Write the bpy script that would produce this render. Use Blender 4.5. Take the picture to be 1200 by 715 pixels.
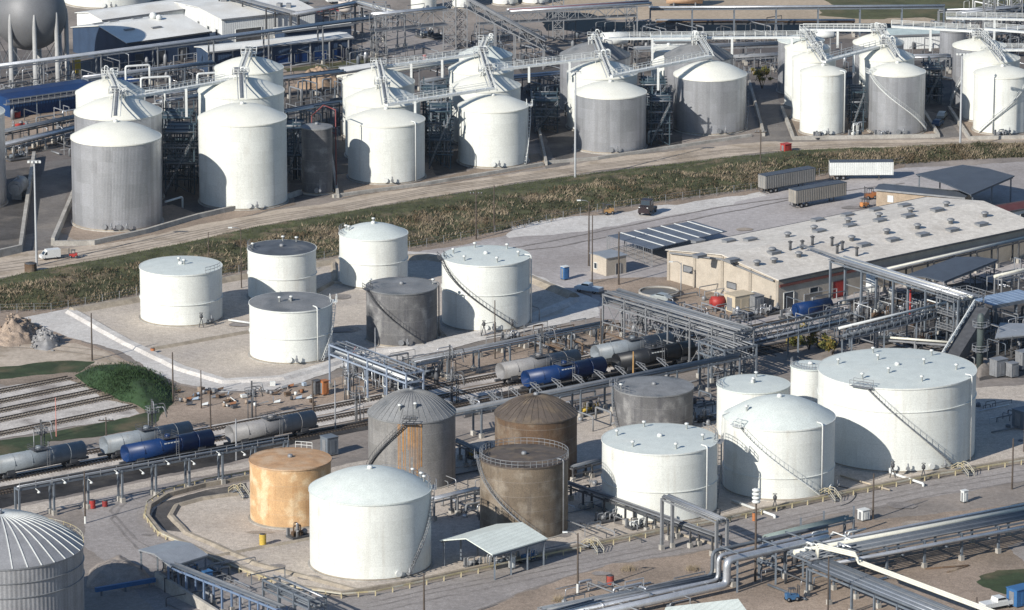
import bpy, math, random
from mathutils import Vector, Matrix, noise
random.seed(7)
for o in list(bpy.data.objects): bpy.data.objects.remove(o)
SC = bpy.context.scene
COL = SC.collection
R = math.radians
# ------------------------------------------------------------------ camera
CAM_H, PITCH, FPX = 235.0, 14.2, 5900.0          # height (m), tilt below horizon, focal length in 1200-px units
cam = bpy.data.cameras.new('camera'); camo = bpy.data.objects.new('camera', cam); COL.objects.link(camo)
camo.location = (0, 0, CAM_H); camo.rotation_euler = (R(90-PITCH), 0, 0)
cam.sensor_width = 36; cam.lens = FPX/1200*36; cam.clip_start = 5; cam.clip_end = 20000
SC.camera = camo
# ------------------------------------------------------------------ light
SUN_EL, SH_AZ = 28.0, 48.0                        # sun height; heading of shadows, anticlockwise from +X
world = bpy.data.worlds.new('World'); SC.world = world; world.use_nodes = True
wn = world.node_tree; sky = wn.nodes.new('ShaderNodeTexSky'); sky.sky_type = 'NISHITA'; sky.sun_disc = False
sky.sun_elevation = R(SUN_EL); sky.altitude = 200; sky.air_density = 1.1; sky.dust_density = .4; sky.ozone_density = 4.0
sx, sy = -math.cos(R(SH_AZ)), -math.sin(R(SH_AZ))  # horizontal direction towards the sun
sky.sun_rotation = math.atan2(sx, sy)
bg = wn.nodes['Background']; bg.inputs[1].default_value = 0.09
wn.links.new(sky.outputs[0], bg.inputs[0])
sl = bpy.data.lights.new('sun', 'SUN'); sl.energy = 5.0; sl.angle = R(0.5); sl.color = (1.0, 0.94, 0.845)
so = bpy.data.objects.new('sun', sl); COL.objects.link(so); so.location = (-300, 300, 400)
tosun = Vector((sx*math.cos(R(SUN_EL)), sy*math.cos(R(SUN_EL)), math.sin(R(SUN_EL))))
so.rotation_euler = tosun.to_track_quat('Z', 'Y').to_euler()
SC.view_settings.view_transform = 'Standard'; SC.view_settings.look = 'None'
SC.view_settings.gamma = 1; SC.view_settings.use_curve_mapping = False
SC.view_settings.exposure = 0.36
SC.render.engine = 'CYCLES'
# ------------------------------------------------------------------ survey: picture measurements -> metres on the site
_cp, _sp = math.cos(R(PITCH)), math.sin(R(PITCH))
def ray(px, py):
    a = (px-600)/FPX; b = (357.5-py)/FPX
    return Vector((a, _cp+b*_sp, -_sp+b*_cp))
def G(px, py, z=0.0):
    d = ray(px, py); t = (z-CAM_H)/d.z
    return Vector((d.x*t, d.y*t, z))
def ZAT(px, py, y):                                # height of the sight line at depth y
    d = ray(px, py); return CAM_H+d.z*(y/d.y)
def PR(p):                                         # metres -> picture
    x, y, z = p[0], p[1], p[2]-CAM_H
    dp = y*_cp-z*_sp; up = y*_sp+z*_cp
    return (600+FPX*x/dp, 357.5-FPX*up/dp)
def SCALE(px, py):
    p = G(px, py); return FPX/math.hypot(p.y, CAM_H)
_a, _b = G(0, 565), G(800, 414)
PHI = math.atan2(_b.y-_a.y, _b.x-_a.x)             # heading of the rail tracks and the plant grid
U = Vector((math.cos(PHI), math.sin(PHI), 0)); V = Vector((math.sin(PHI), -math.cos(PHI), 0))   # V comes towards the camera
# ------------------------------------------------------------------ mesh building
class MB:
    def __init__(s): s.v = []; s.f = []; s.sm = []
    def add(s, vs, fs, smooth=False):
        n = len(s.v); s.v += [tuple(v) for v in vs]
        for f in fs: s.f.append(tuple(i+n for i in f)); s.sm.append(smooth)
    def box(s, c, d, rz=0.0):
        ca, sa = math.cos(rz), math.sin(rz); hx, hy, hz = d[0]/2, d[1]/2, d[2]/2
        vs = [(c[0]+x*ca-y*sa, c[1]+x*sa+y*ca, c[2]+z) for z in (-hz, hz) for x, y in ((-hx,-hy),(hx,-hy),(hx,hy),(-hx,hy))]
        s.add(vs, [(3,2,1,0),(4,5,6,7),(0,1,5,4),(1,2,6,5),(2,3,7,6),(3,0,4,7)])
    def beam(s, a, b, w, h=None):
        a, b = Vector(a), Vector(b); h = h or w; d = (b-a)
        if d.length < 1e-6: return
        d.normalize(); up = Vector((0,0,1)) if abs(d.z) < .95 else Vector((0,1,0))
        x = d.cross(up).normalized(); y = x.cross(d)
        vs = [p+x*(w/2*i)+y*(h/2*j) for p in (a, b) for i, j in ((-1,-1),(1,-1),(1,1),(-1,1))]
        s.add(vs, [(0,1,2,3),(7,6,5,4),(4,5,1,0),(5,6,2,1),(6,7,3,2),(7,4,0,3)])
    def path(s, pts, r, n=8, caps=True):
        pts = [Vector(p) for p in pts]; m = len(pts); base = len(s.v); ref = None
        for i, p in enumerate(pts):
            t = (pts[min(i+1,m-1)]-pts[max(i-1,0)])
            t = t.normalized() if t.length > 1e-9 else Vector((0,0,1))
            if ref is None:
                ref = Vector((0,0,1)) if abs(t.z) < .9 else Vector((1,0,0))
            x = t.cross(ref)
            if x.length < 1e-3: x = t.orthogonal()
            x.normalize(); y = x.cross(t); ref = y
            for k in range(n):
                a = 2*math.pi*k/n; q = p+x*(r*math.cos(a))+y*(r*math.sin(a)); s.v.append((q.x, q.y, q.z))
        for i in range(m-1):
            for k in range(n):
                a = base+i*n+k; b = base+i*n+(k+1) % n
                s.f.append((a, a+n, b+n, b)); s.sm.append(n > 4)
        if caps:
            s.f.append(tuple(base+k for k in range(n))); s.sm.append(False)
            s.f.append(tuple(base+(m-1)*n+k for k in reversed(range(n)))); s.sm.append(False)
    def tube(s, a, b, r, n=8): s.path([a, b], r, n)
    def lathe(s, prof, n=64, c=(0,0,0), smooth=True, a0=0.0, a1=2*math.pi):
        full = abs(a1-a0-2*math.pi) < 1e-6; base = len(s.v); m = n if full else n+1
        for (r, z) in prof:
            for k in range(m):
                a = a0+(a1-a0)*k/n; s.v.append((c[0]+r*math.sin(a), c[1]-r*math.cos(a), c[2]+z))
        for i in range(len(prof)-1):
            for k in range(n):
                p = base+i*m+k; q = base+i*m+(k+1) % m
                s.f.append((p, q, q+m, p+m)); s.sm.append(smooth)
    def prism(s, poly, z0, z1):
        n = len(poly); vs = [(p[0], p[1], z0) for p in poly]+[(p[0], p[1], z1) for p in poly]
        ar = sum(poly[i][0]*poly[(i+1) % n][1]-poly[(i+1) % n][0]*poly[i][1] for i in range(n))
        fs = [tuple(range(n-1,-1,-1)), tuple(range(n, 2*n))]+[(i, (i+1) % n, n+(i+1) % n, n+i) for i in range(n)]
        if ar < 0: fs = [f[::-1] for f in fs]
        s.add(vs, fs)
    def ball(s, c, r, n=10, m=6, sz=1.0):
        s.lathe([(max(r*math.sin(math.pi*i/m), .001), -r*sz*math.cos(math.pi*i/m)) for i in range(m+1)], n, c)
    def mesh(s, name, material, off=(0,0,0)):
        me = bpy.data.meshes.new(name)
        v = [(a-off[0], b-off[1], c-off[2]) for a, b, c in s.v] if any(off) else s.v
        me.from_pydata(v, [], s.f); me.polygons.foreach_set('use_smooth', s.sm); me.materials.append(material); me.update()
        return me
def link(name, data, parent=None, loc=(0,0,0), rz=0.0):
    o = bpy.data.objects.new(name, data); COL.objects.link(o); o.location = loc; o.rotation_euler = (0, 0, rz)
    if parent: o.parent = parent
    return o
def tag(o, label, cat, group=None):
    o['label'] = label; o['category'] = cat
    if group: o['group'] = group
    return o
def thing(name, label, cat, loc=(0,0,0), rz=0.0, group=None):
    return tag(link(name, None, None, loc, rz), label, cat, group)
def origin(o):
    w = Vector(o.location)
    while o.parent: o = o.parent; w += o.location
    return w
def part(root, name, mb, material, world=True, stuff=False):
    o = link(name, mb.mesh(name, material, origin(root) if world else (0,0,0)), root)
    if stuff: o['kind'] = 'stuff'
    return o
def inst(root, name, me, loc, rz=0.0): return link(name, me, root, loc, rz)
def solo(name, mb, material, label, cat, group=None, base=None):
    if base is None:
        n = len(mb.v); base = (sum(v[0] for v in mb.v)/n, sum(v[1] for v in mb.v)/n, min(v[2] for v in mb.v))
    o = link(name, mb.mesh(name, material, base), None, base); return tag(o, label, cat, group)
def struct(name, mb, material):
    o = link(name, mb.mesh(name, material)); o['kind'] = 'structure'; return o
def dup(root, loc, rz, label, group=None):
    def cp(o, par):
        c = o.copy(); COL.objects.link(c)
        if par: c.parent = par
        for ch in o.children: cp(ch, c)
        return c
    r = cp(root, None); r.location = loc; r.rotation_euler = (0, 0, rz); r['label'] = label
    if group: r['group'] = group
    return r
def bend(pts, rad, k=4):
    pts = [Vector(p) for p in pts]; out = [pts[0]]
    for i in range(1, len(pts)-1):
        p = pts[i]; a = pts[i-1]-p; b = pts[i+1]-p; d = min(rad, a.length*.45, b.length*.45)
        a.normalize(); b.normalize()
        for j in range(k+1):
            t = j/k; out.append((p+a*d)*(1-t)**2+p*2*t*(1-t)+(p+b*d)*t*t)
    return out+[pts[-1]]
# ------------------------------------------------------------------ materials
MATS = {}
def mat(name, col, rough=.6, metal=0.0, var=.12, scale=.5, col2=None, c2=(.55,.65), c2scale=.15, streak=None, streak_amt=.5,
        streak_rng=(.55,.75), fine=.08, bump=0.0, bscale=8.0, corr=0, corr_lin=None, seams=0.0, world=False, spec=.3):
    m = bpy.data.materials.new(name); m.use_nodes = True; t = m.node_tree; N, L = t.nodes, t.links
    b = N['Principled BSDF']; b.inputs['Roughness'].default_value = rough; b.inputs['Metallic'].default_value = metal
    b.inputs['Specular IOR Level'].default_value = spec
    if world: co = N.new('ShaderNodeNewGeometry').outputs['Position']
    else: co = N.new('ShaderNodeTexCoord').outputs['Object']
    def nz(sc, det=3, src=None, vec=None):
        n = N.new('ShaderNodeTexNoise'); n.inputs['Scale'].default_value = sc; n.inputs['Detail'].default_value = det
        s = src or co
        if vec:
            mp = N.new('ShaderNodeMapping'); mp.inputs['Scale'].default_value = vec; L.new(s, mp.inputs[0]); s = mp.outputs[0]
        L.new(s, n.inputs['Vector']); return n.outputs['Fac']
    def rng(f, a, b_, lo=0., hi=1.):
        n = N.new('ShaderNodeMapRange'); n.inputs[1].default_value = a; n.inputs[2].default_value = b_; n.inputs[3].default_value = lo; n.inputs[4].default_value = hi
        L.new(f, n.inputs[0]); return n.outputs[0]
    def mix(f, A, B, typ='MIX'):
        n = N.new('ShaderNodeMix'); n.data_type = 'RGBA'; n.blend_type = typ
        for s, v in ((n.inputs[0], f), (n.inputs[6], A), (n.inputs[7], B)):
            if isinstance(v, (int, float)): s.default_value = v
            elif isinstance(v, tuple): s.default_value = (*v, 1)
            else: L.new(v, s)
        return n.outputs[2]
    def math_(op, a, b_=None):
        n = N.new('ShaderNodeMath'); n.operation = op
        for i, v in enumerate((a, b_)):
            if v is None: continue
            if isinstance(v, (int, float)): n.inputs[i].default_value = v
            else: L.new(v, n.inputs[i])
        return n.outputs[0]
    c = mix(rng(nz(scale, 4), .3, .7), tuple(x*(1-var) for x in col), tuple(min(1, x*(1+var)) for x in col))
    if col2: c = mix(rng(nz(c2scale, 6), c2[0], c2[1]), c, tuple(col2))
    if streak:
        f = nz(1.0, 5, vec=(1.1, 1.1, .05)); f2 = nz(.25, 3)
        f = math_('MULTIPLY', rng(f, *streak_rng), rng(f2, .35, .6)); c = mix(math_('MULTIPLY', f, streak_amt), c, tuple(streak))
    if fine: c = mix(rng(nz(5.0, 2), .35, .65), c, mix(1.0, c, (1-fine*2,)*3, 'MULTIPLY'))
    if world: c = mix(rng(nz(.9, 5), .35, .7), c, mix(1.0, c, (.80,.79,.78), 'MULTIPLY')); c = mix(rng(nz(2.6, 3), .56, .7), c, mix(1.0, c, (1.22,1.21,1.2), 'MULTIPLY'))
    hgt = None
    if seams:
        sp = N.new('ShaderNodeSeparateXYZ'); L.new(co, sp.inputs[0])
        fr = math_('FRACT', math_('DIVIDE', sp.outputs[2], 2.4)); ln = rng(fr, .0, .05, 1., 0.)
        rw = math_('FLOOR', math_('DIVIDE', sp.outputs[2], 2.4)); ag = math_('ADD', math_('MULTIPLY', math_('ARCTAN2', sp.outputs[0], sp.outputs[1]), 2.1), math_('MULTIPLY', rw, .37))
        vl = rng(math_('FRACT', ag), 0., .012, 1., 0.); cb = N.new('ShaderNodeCombineXYZ'); L.new(rw, cb.inputs[0]); L.new(math_('FLOOR', ag), cb.inputs[1])
        w2 = N.new('ShaderNodeTexWhiteNoise'); w2.noise_dimensions = '2D'; L.new(cb.outputs[0], w2.inputs['Vector'])
        c = mix(rng(w2.outputs[0], 0, 1, 0., min(1., seams*2.2)), c, mix(1.0, c, (.80,.80,.79), 'MULTIPLY'))
        c = mix(math_('MULTIPLY', math_('MAXIMUM', ln, vl), seams), c, (.33,.33,.32))
    if corr or corr_lin:
        sp = N.new('ShaderNodeSeparateXYZ'); L.new(co, sp.inputs[0])
        if corr: ang = math_('ARCTAN2', sp.outputs[0], sp.outputs[1]); ph = math_('MULTIPLY', ang, float(corr))
        else: ph = math_('ADD', math_('MULTIPLY', sp.outputs[0], corr_lin[0]), math_('MULTIPLY', sp.outputs[1], corr_lin[1]))
        hgt = math_('SINE', ph); c = mix(rng(hgt, .2, 1., 0., .35), c, mix(1.0, c, (.72,)*3, 'MULTIPLY'))
        if corr:      # sheets of varied tone round the shell, also painting in banded metallic reflections
            st = math_('FLOOR', math_('MULTIPLY', ang, 9.0)); wn_ = N.new('ShaderNodeTexWhiteNoise'); wn_.noise_dimensions = '1D'; L.new(st, wn_.inputs['W'])
            c = mix(rng(wn_.outputs[0], 0, 1, 0., .45), c, mix(1.0, c, (.55,)*3, 'MULTIPLY'))
    L.new(c, b.inputs['Base Color'])
    if bump or hgt is not None:
        bp = N.new('ShaderNodeBump'); bp.inputs['Strength'].default_value = bump or .4; bp.inputs['Distance'].default_value = .05
        L.new(hgt if hgt is not None else nz(bscale, 4), bp.inputs['Height']); L.new(bp.outputs[0], b.inputs['Normal'])
    MATS[name] = m; return m
WHITE = mat('white_tank_paint', (.67,.69,.66), .6, var=.04, scale=.3, streak=(.44,.40,.34), streak_amt=.4, streak_rng=(.52,.74), seams=.2, fine=.07)
WHITER = mat('pale_roof_paint', (.575,.62,.595), .6, var=.06, scale=.5, col2=(.60,.62,.58), c2=(.55,.8), c2scale=.25, fine=.08)
CREAM = mat('cream_dome_paint', (.70,.70,.63), .55, var=.04, scale=.4, streak=(.5,.4,.3), streak_amt=.12, fine=.06)
GREYROOF = mat('grey_weathered_roof', (.22,.225,.23), .65, var=.2, scale=.4, col2=(.13,.14,.15), c2=(.5,.65), c2scale=.2, fine=.12)
DARKROOF = mat('dark_tar_roof', (.085,.095,.11), .6, var=.3, scale=.3, col2=(.2,.2,.2), c2=(.55,.7), c2scale=.25)
SILVER = mat('aluminium_cladding', (.52,.535,.57), .34, metal=.55, var=.08, scale=.25, corr=190, bump=.25, seams=.3, fine=.08, streak=(.30,.29,.28), streak_amt=.3)
DGREY = mat('weathered_grey_steel', (.15,.15,.155), .65, seams=.3, var=.2, scale=.35, streak=(.09,.09,.10), streak_amt=.75, streak_rng=(.45,.65), col2=(.27,.27,.27), c2=(.56,.66), c2scale=.35, fine=.12)
BROWN2 = mat('tan_weathered_steel', (.17,.135,.10), .75, seams=.3, var=.15, scale=.35, streak=(.11,.09,.075), streak_amt=.8, streak_rng=(.48,.66), col2=(.31,.27,.22), c2=(.5,.7), c2scale=.3, fine=.12)
BROWN = mat('brown_rusted_steel', (.125,.08,.05), .75, seams=.3, var=.2, scale=.35, streak=(.07,.055,.05), streak_amt=.8, streak_rng=(.45,.65), col2=(.21,.17,.13), c2=(.5,.7), c2scale=.3, fine=.12)
BROWNROOF = mat('brown_rusted_roof', (.10,.082,.07), .75, var=.25, scale=.5, col2=(.16,.125,.09), c2=(.5,.65), c2scale=.4, fine=.1)
RUST = mat('orange_rusted_paint', (.56,.36,.19), .75, seams=.25, var=.15, scale=.35, streak=(.36,.18,.07), streak_amt=.65, streak_rng=(.5,.72), col2=(.68,.52,.33), c2=(.52,.62), c2scale=.35, fine=.1)
RUSTROOF = mat('orange_rusted_roof', (.44,.27,.15), .8, var=.2, scale=.6, col2=(.5,.36,.24), c2=(.45,.65), c2scale=.4)
K1MAT = mat('stained_grey_steel', (.23,.225,.22), .6, seams=.3, var=.15, scale=.3, streak=(.13,.13,.135), streak_amt=.7, streak_rng=(.45,.7), fine=.12)
STAIN = mat('rust_stain', (.36,.19,.07), .8, var=.3, scale=.8, streak=(.25,.22,.2), streak_amt=.9, streak_rng=(.4,.6))
SPHERE = mat('sphere_dull_aluminium', (.185,.19,.20), .6, metal=.4, var=.12, scale=.2, fine=.06, streak=(.2,.2,.2), streak_amt=.3)
STEELB = mat('blue_grey_steel', (.13,.152,.18), .55, var=.15, scale=.6, fine=.08)
STEELG = mat('galvanised_steel', (.24,.25,.265), .55, metal=.3, var=.15, scale=.8)
STEELD = mat('dark_steel', (.075,.078,.085), .6, var=.25, scale=.8)
STEELW = mat('white_painted_steel', (.62,.64,.63), .5, var=.06, scale=.6, streak=(.45,.36,.28), streak_amt=.25)
PIPE_S = mat('silver_insulated_pipe', (.50,.52,.55), .36, metal=.6, var=.1, scale=.7)
PIPE_W = mat('cream_pipe_paint', (.62,.61,.53), .5, var=.05, scale=.7)
PIPE_B = mat('blue_grey_pipe', (.11,.127,.15), .5, var=.15, scale=.6)
PIPE_G = mat('grey_pipe', (.18,.19,.205), .5, var=.15, scale=.6)
RED = mat('red_paint', (.34,.04,.035), .5, var=.1)
ORANGE = mat('orange_paint', (.38,.15,.06), .5, var=.1)
YELLOW = mat('yellow_paint', (.52,.37,.07), .5, var=.12, scale=1.)
RAILY = mat('pale_yellow_rail', (.43,.37,.22), .6, var=.15, scale=1., col2=(.46,.44,.37), c2=(.45,.55), c2scale=.3)
BLUE = mat('deep_blue_paint', (.006,.027,.10), .4, var=.15, scale=.4)
BLUEL = mat('bright_blue_paint', (.04,.13,.30), .45, var=.1)
BLACK = mat('black_tank_paint', (.016,.018,.022), .42, var=.3, scale=.4)
CARGREY = mat('grey_tank_car_paint', (.175,.20,.225), .45, var=.12, scale=.4, streak=(.12,.11,.1), streak_amt=.5)
CARWARM = mat('warm_grey_tank_car_paint', (.20,.20,.205), .5, var=.12, scale=.4, streak=(.13,.11,.1), streak_amt=.5)
RUBBER = mat('rubber', (.02,.02,.022), .8)
GLASS = mat('dark_window_glass', (.02,.03,.04), .12, spec=.6, fine=0)
CONC = mat('concrete', (.40,.385,.355), .8, var=.15, scale=.4, world=True, bump=.2, bscale=3, col2=(.30,.285,.26), c2=(.5,.7), c2scale=.15)
BUND = mat('bund_wall_concrete', (.33,.29,.235), .85, var=.2, scale=.4, world=True)
WOOD = mat('creosoted_wood', (.075,.06,.05), .85, var=.25, scale=1.5)
ASPHALT = mat('worn_asphalt', (.34,.315,.302), .85, var=.12, scale=.08, col2=(.275,.255,.245), c2=(.45,.7), c2scale=.05, world=True, bump=.15, bscale=4, fine=.12)
DIRT = mat('bare_dirt', (.37,.295,.235), .92, var=.2, scale=.06, col2=(.245,.20,.16), c2=(.45,.65), c2scale=.04, world=True, bump=.3, bscale=1.5, fine=.18)
PLANTG = mat('plant_ground', (.31,.272,.242), .92, var=.2, scale=.05, col2=(.21,.19,.175), c2=(.42,.62), c2scale=.06, world=True, bump=.3, bscale=1.5, fine=.1)
ROADM = mat('sandy_track', (.49,.42,.345), .92, var=.12, scale=.1, col2=(.36,.30,.235), c2=(.5,.62), c2scale=.12, world=True, bump=.2, bscale=2, fine=.08)
GRAVEL = mat('pale_gravel', (.60,.58,.555), .92, var=.1, scale=.12, col2=(.51,.485,.46), c2=(.5,.7), c2scale=.08, world=True, bump=.3, bscale=4, fine=.1)
BEIGE = mat('beige_gravel', (.55,.49,.425), .92, var=.1, scale=.1, col2=(.46,.415,.375), c2=(.5,.7), c2scale=.07, world=True, bump=.3, bscale=4, fine=.16)
YARD = mat('yard_hardstanding', (.43,.405,.40), .9, var=.12, scale=.06, col2=(.31,.285,.275), c2=(.45,.65), c2scale=.035, world=True, bump=.15, bscale=3, fine=.08)
BALLAST = mat('pale_ballast', (.60,.565,.53), .95, var=.12, scale=.3, col2=(.33,.30,.28), c2=(.5,.65), c2scale=.15, world=True, bump=.6, bscale=5, fine=.15)
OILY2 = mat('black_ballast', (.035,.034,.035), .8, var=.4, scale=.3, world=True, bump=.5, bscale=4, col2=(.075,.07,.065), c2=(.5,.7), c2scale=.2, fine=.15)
OILY_SHADE = mat('oily_shaded_ground', (.085,.08,.078), .8, var=.3, scale=.15, col2=(.20,.18,.16), c2=(.52,.7), c2scale=.12, world=True, bump=.3, bscale=1.5, fine=.15)  # dark soil colour, also used to paint shade onto the ground
GRASS = mat('grass', (.085,.092,.045), .95, var=.3, scale=.15, col2=(.13,.115,.065), c2=(.5,.68), c2scale=.1, world=True, bump=.6, bscale=2.5)
GRASSD = mat('deep_green_grass', (.040,.060,.028), .95, var=.35, scale=.2, world=True, bump=.6, bscale=2.5, col2=(.115,.10,.06), c2=(.52,.68), c2scale=.13)
WEED = mat('weedy_bank_soil', (.078,.083,.042), .95, var=.35, scale=.15, col2=(.20,.155,.105), c2=(.54,.66), c2scale=.1, world=True, bump=.8, bscale=1.2)
DRYBL = mat('dry_weed_blades', (.25,.205,.145), .9, var=.3, scale=.3, world=True, col2=(.12,.09,.055), c2=(.45,.6), c2scale=.12)
GREENBL = mat('green_blades', (.062,.08,.032), .9, var=.35, scale=.3, world=True)
DARKBL = mat('dark_scrub_blades', (.042,.045,.024), .9, var=.35, scale=.3, world=True)
LANE = mat('lane_asphalt', (.17,.16,.155), .88, var=.2, scale=.12, col2=(.24,.22,.20), c2=(.5,.7), c2scale=.1, world=True, bump=.2, bscale=3, fine=.14)
FARG = mat('far_plant_ground', (.20,.18,.17), .92, var=.25, scale=.06, col2=(.12,.11,.108), c2=(.42,.62), c2scale=.06, world=True, bump=.3, bscale=1.5, fine=.16)
RUT = mat('wheel_rut', (.40,.345,.29), .92, var=.2, scale=.2, world=True, fine=.14)
RUTD = mat('dark_wheel_track', (.265,.245,.235), .9, var=.2, scale=.2, world=True, fine=.14)
MOUNDM = mat('lush_mound_grass', (.030,.060,.026), .95, var=.35, scale=.2, world=True, bump=.6, bscale=2.5)
SLEEPG = mat('weathered_sleeper', (.17,.15,.13), .9, var=.25, scale=1.5)
WATER = mat('dark_canal_water', (.008,.014,.022), .6, var=.2, scale=.02, world=True, spec=.05, fine=0)
SAND = mat('sandy_bank', (.44,.36,.27), .95, var=.15, scale=.05, world=True)
WALLW = mat('white_metal_siding', (.66,.68,.68), .6, var=.05, scale=.3, corr_lin=(8,8), bump=.2)
WALLB = mat('tan_brick_wall', (.42,.375,.315), .85, var=.1, scale=.5, streak=(.3,.24,.18), streak_amt=.4)
WALLBL = mat('blue_grey_siding', (.035,.06,.11), .6, var=.1, scale=.4, corr_lin=(8,8), bump=.2)
ROOFT = mat('tan_membrane_roof', (.64,.605,.55), .85, var=.08, scale=.12, col2=(.55,.515,.465), c2=(.5,.7), c2scale=.1, world=True, fine=.06)
ROOFW = mat('white_metal_roof', (.74,.74,.71), .55, var=.06, scale=.3, col2=(.64,.62,.57), c2=(.5,.7), c2scale=.1)
ROOFDB = mat('slate_blue_roof', (.07,.085,.11), .6, var=.1, scale=.4, corr_lin=(10,10), bump=.3)
ROOFMINT = mat('pale_mint_roof', (.63,.68,.64), .55, var=.06, scale=.5, corr_lin=(6,-5), bump=.25)
ROOFGR = mat('grey_metal_roof', (.30,.32,.345), .5, var=.1, scale=.4, metal=.2)
LEAF = mat('shrub_leaf', (.10,.11,.03), .8, var=.5, scale=1.5, world=True, col2=(.30,.22,.05), c2=(.5,.6), c2scale=.8)
# ================================================================== the setting
def outline(pts, step=4.0, jit=.5, closed=True, z=0.0):
    g = [G(*p) for p in pts]; out = []; n = len(g)
    for i in range(n if closed else n-1):
        a, b = g[i], g[(i+1) % n]; k = max(1, int((b-a).length/step))
        for j in range(k):
            p = a.lerp(b, j/k); nv = noise.noise_vector(p*.07)*jit*1.5+noise.noise_vector(p*.25)*jit+noise.noise_vector(p*.8)*jit*.6
            out.append((p.x+nv.x, p.y+nv.y, z))
    if not closed: out.append((g[-1].x, g[-1].y, z))
    return out
LAY = [0.0]
def patch(name, pts, material, jit=.6, step=None):
    step = step or max(.8, jit*1.6)
    LAY[0] += .002; m = MB(); vs = outline(pts, step, jit, z=LAY[0])
    ar = sum(vs[i][0]*vs[(i+1) % len(vs)][1]-vs[(i+1) % len(vs)][0]*vs[i][1] for i in range(len(vs)))
    if ar < 0: vs = vs[::-1]
    m.add(vs, [tuple(range(len(vs)))]); return struct(name, m, material)
def ridge(name, pts, w, h, material, top=.35, jit=.15, label=None, closed=False):
    """a low earth or concrete dike following a line"""
    m = MB(); vs = [Vector(v) for v in outline(pts, 3.0, jit, closed)]; n = len(vs); base = 0
    for i, p in enumerate(vs):
        if closed: t = vs[(i+1) % n]-vs[i-1]
        else: t = vs[min(i+1,n-1)]-vs[max(i-1,0)]
        t.normalize(); s = Vector((t.y, -t.x, 0))
        for o, z in ((-w/2, 0), (-w*top/2, h), (w*top/2, h), (w/2, 0)):
            q = p+s*o; m.v.append((q.x, q.y, z))
    for i in range(n if closed else n-1):
        j = (i+1) % n
        for k in range(3):
            m.f.append((i*4+k, i*4+k+1, j*4+k+1, j*4+k)[::-1]); m.sm.append(False)
    if not closed:
        m.f.append((0,1,2,3)); m.sm.append(False); e = (n-1)*4; m.f.append((e+3,e+2,e+1,e)); m.sm.append(False)
    if label: return solo(name, m, material, label, 'wall' if 'wall' in name else 'dike')
    return struct(name, m, material)
m = MB(); m.add([(-3000,200,0),(3000,200,0),(3000,6000,0),(-3000,6000,0)], [(0,1,2,3)]); struct('ground', m, PLANTG)
# far field at the top
patch('grass_field', [(880,-60),(1400,-60),(1400,22),(1130,24),(1010,26),(960,14),(900,6)], GRASS, 2)
patch('sand_bank', [(560,-40),(900,-40),(985,8),(1090,22),(1090,27),(900,27),(720,24),(650,10)], SAND, 2)
patch('grass_strip', [(960,9),(1130,6),(1130,20),(1010,22),(960,18)], GRASS, 1)
patch('canal_water', [(640,14),(690,16),(720,26),(790,26),(870,24),(930,27),(1100,27),(1100,33),(930,42),(760,42),(640,36)], WATER, 1.2)
patch('concrete_apron', [(452,30),(480,36),(560,66),(480,76),(400,70),(430,50)], ASPHALT, .5)
patch('grass_verge', [(214,32),(300,46),(228,44),(200,36)], GRASS, .6)
patch('grass_verge', [(330,80),(450,66),(430,76),(340,88)], GRASS, .6)
patch('far_plant_floor', [(-30,60),(140,56),(330,84),(430,76),(480,78),(640,60),(760,50),(940,46),(1240,44),(1240,140),(900,120),(640,165),(330,240),(60,270),(-30,290)], FARG, 1.5)
patch('dirt_yard', [(-30,128),(90,112),(95,140),(40,180),(-30,200)], DIRT, 1)
patch('dirt_yard', [(330,85),(410,78),(410,98),(335,110)], DIRT, 1)
# lanes between the silo rows
patch('concrete_lane', [(52,190),(84,186),(76,240),(62,292),(34,296),(44,240)], LANE, .3)
patch('concrete_lane', [(622,110),(640,108),(668,192),(640,200)], LANE, .3)
patch('concrete_lane', [(878,100),(905,98),(930,166),(895,170)], LANE, .3)
patch('concrete_lane', [(1078,118),(1100,118),(1125,160),(1095,163)], LANE, .3)
patch('concrete_lane', [(505,150),(530,150),(536,205),(500,212)], PLANTG, .3)
patch('oily_shaded_ground', [(186,118),(238,108),(240,250),(196,262)], OILY_SHADE, .5)  # silo gaps: dark soil with the silos' shade painted in
patch('oily_shaded_ground', [(335,110),(412,96),(410,214),(340,236)], OILY_SHADE, .5)
patch('oily_shaded_ground', [(494,96),(542,88),(546,200),(496,208)], OILY_SHADE, .5)
patch('oily_shaded_ground', [(606,80),(672,70),(672,184),(650,190)], OILY_SHADE, .5)
patch('oily_shaded_ground', [(740,70),(800,66),(800,170),(752,180)], OILY_SHADE, .5)
patch('oily_shaded_ground', [(985,80),(1024,80),(1022,152),(990,154)], OILY_SHADE, .5)
patch('oily_shaded_ground', [(1062,70),(1130,70),(1140,150),(1080,128)], OILY_SHADE, .5)
patch('oily_shaded_ground', [(-30,205),(36,196),(22,296),(-30,300)], OILY_SHADE, .5)
patch('bund_floor', [(64,270),(200,240),(232,250),(340,225),(345,240),(250,262),(110,288)], DIRT, .5)
patch('bund_floor', [(390,205),(500,190),(512,208),(630,180),(640,195),(520,215),(400,232)], DIRT, .5)
patch('bund_floor', [(920,140),(1080,138),(1098,160),(932,163)], DIRT, .3)
patch('bund_floor', [(1118,140),(1230,138),(1230,160),(1136,163)], DIRT, .3)
patch('sandy_road', [(-30,300),(60,292),(120,286),(190,273),(250,260),(300,252),(380,238),(450,225),(520,216),(600,204),(660,195),(700,188),(760,180),(850,170),(900,166),(1000,165),(1100,163),(1230,162),
      (1230,169),(1100,172),(930,176),(850,184),(800,190),(700,201),(600,215),(500,231),(400,248),(300,266),(200,288),(120,303),(40,318),(-30,335)], ROADM, .7)
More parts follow.
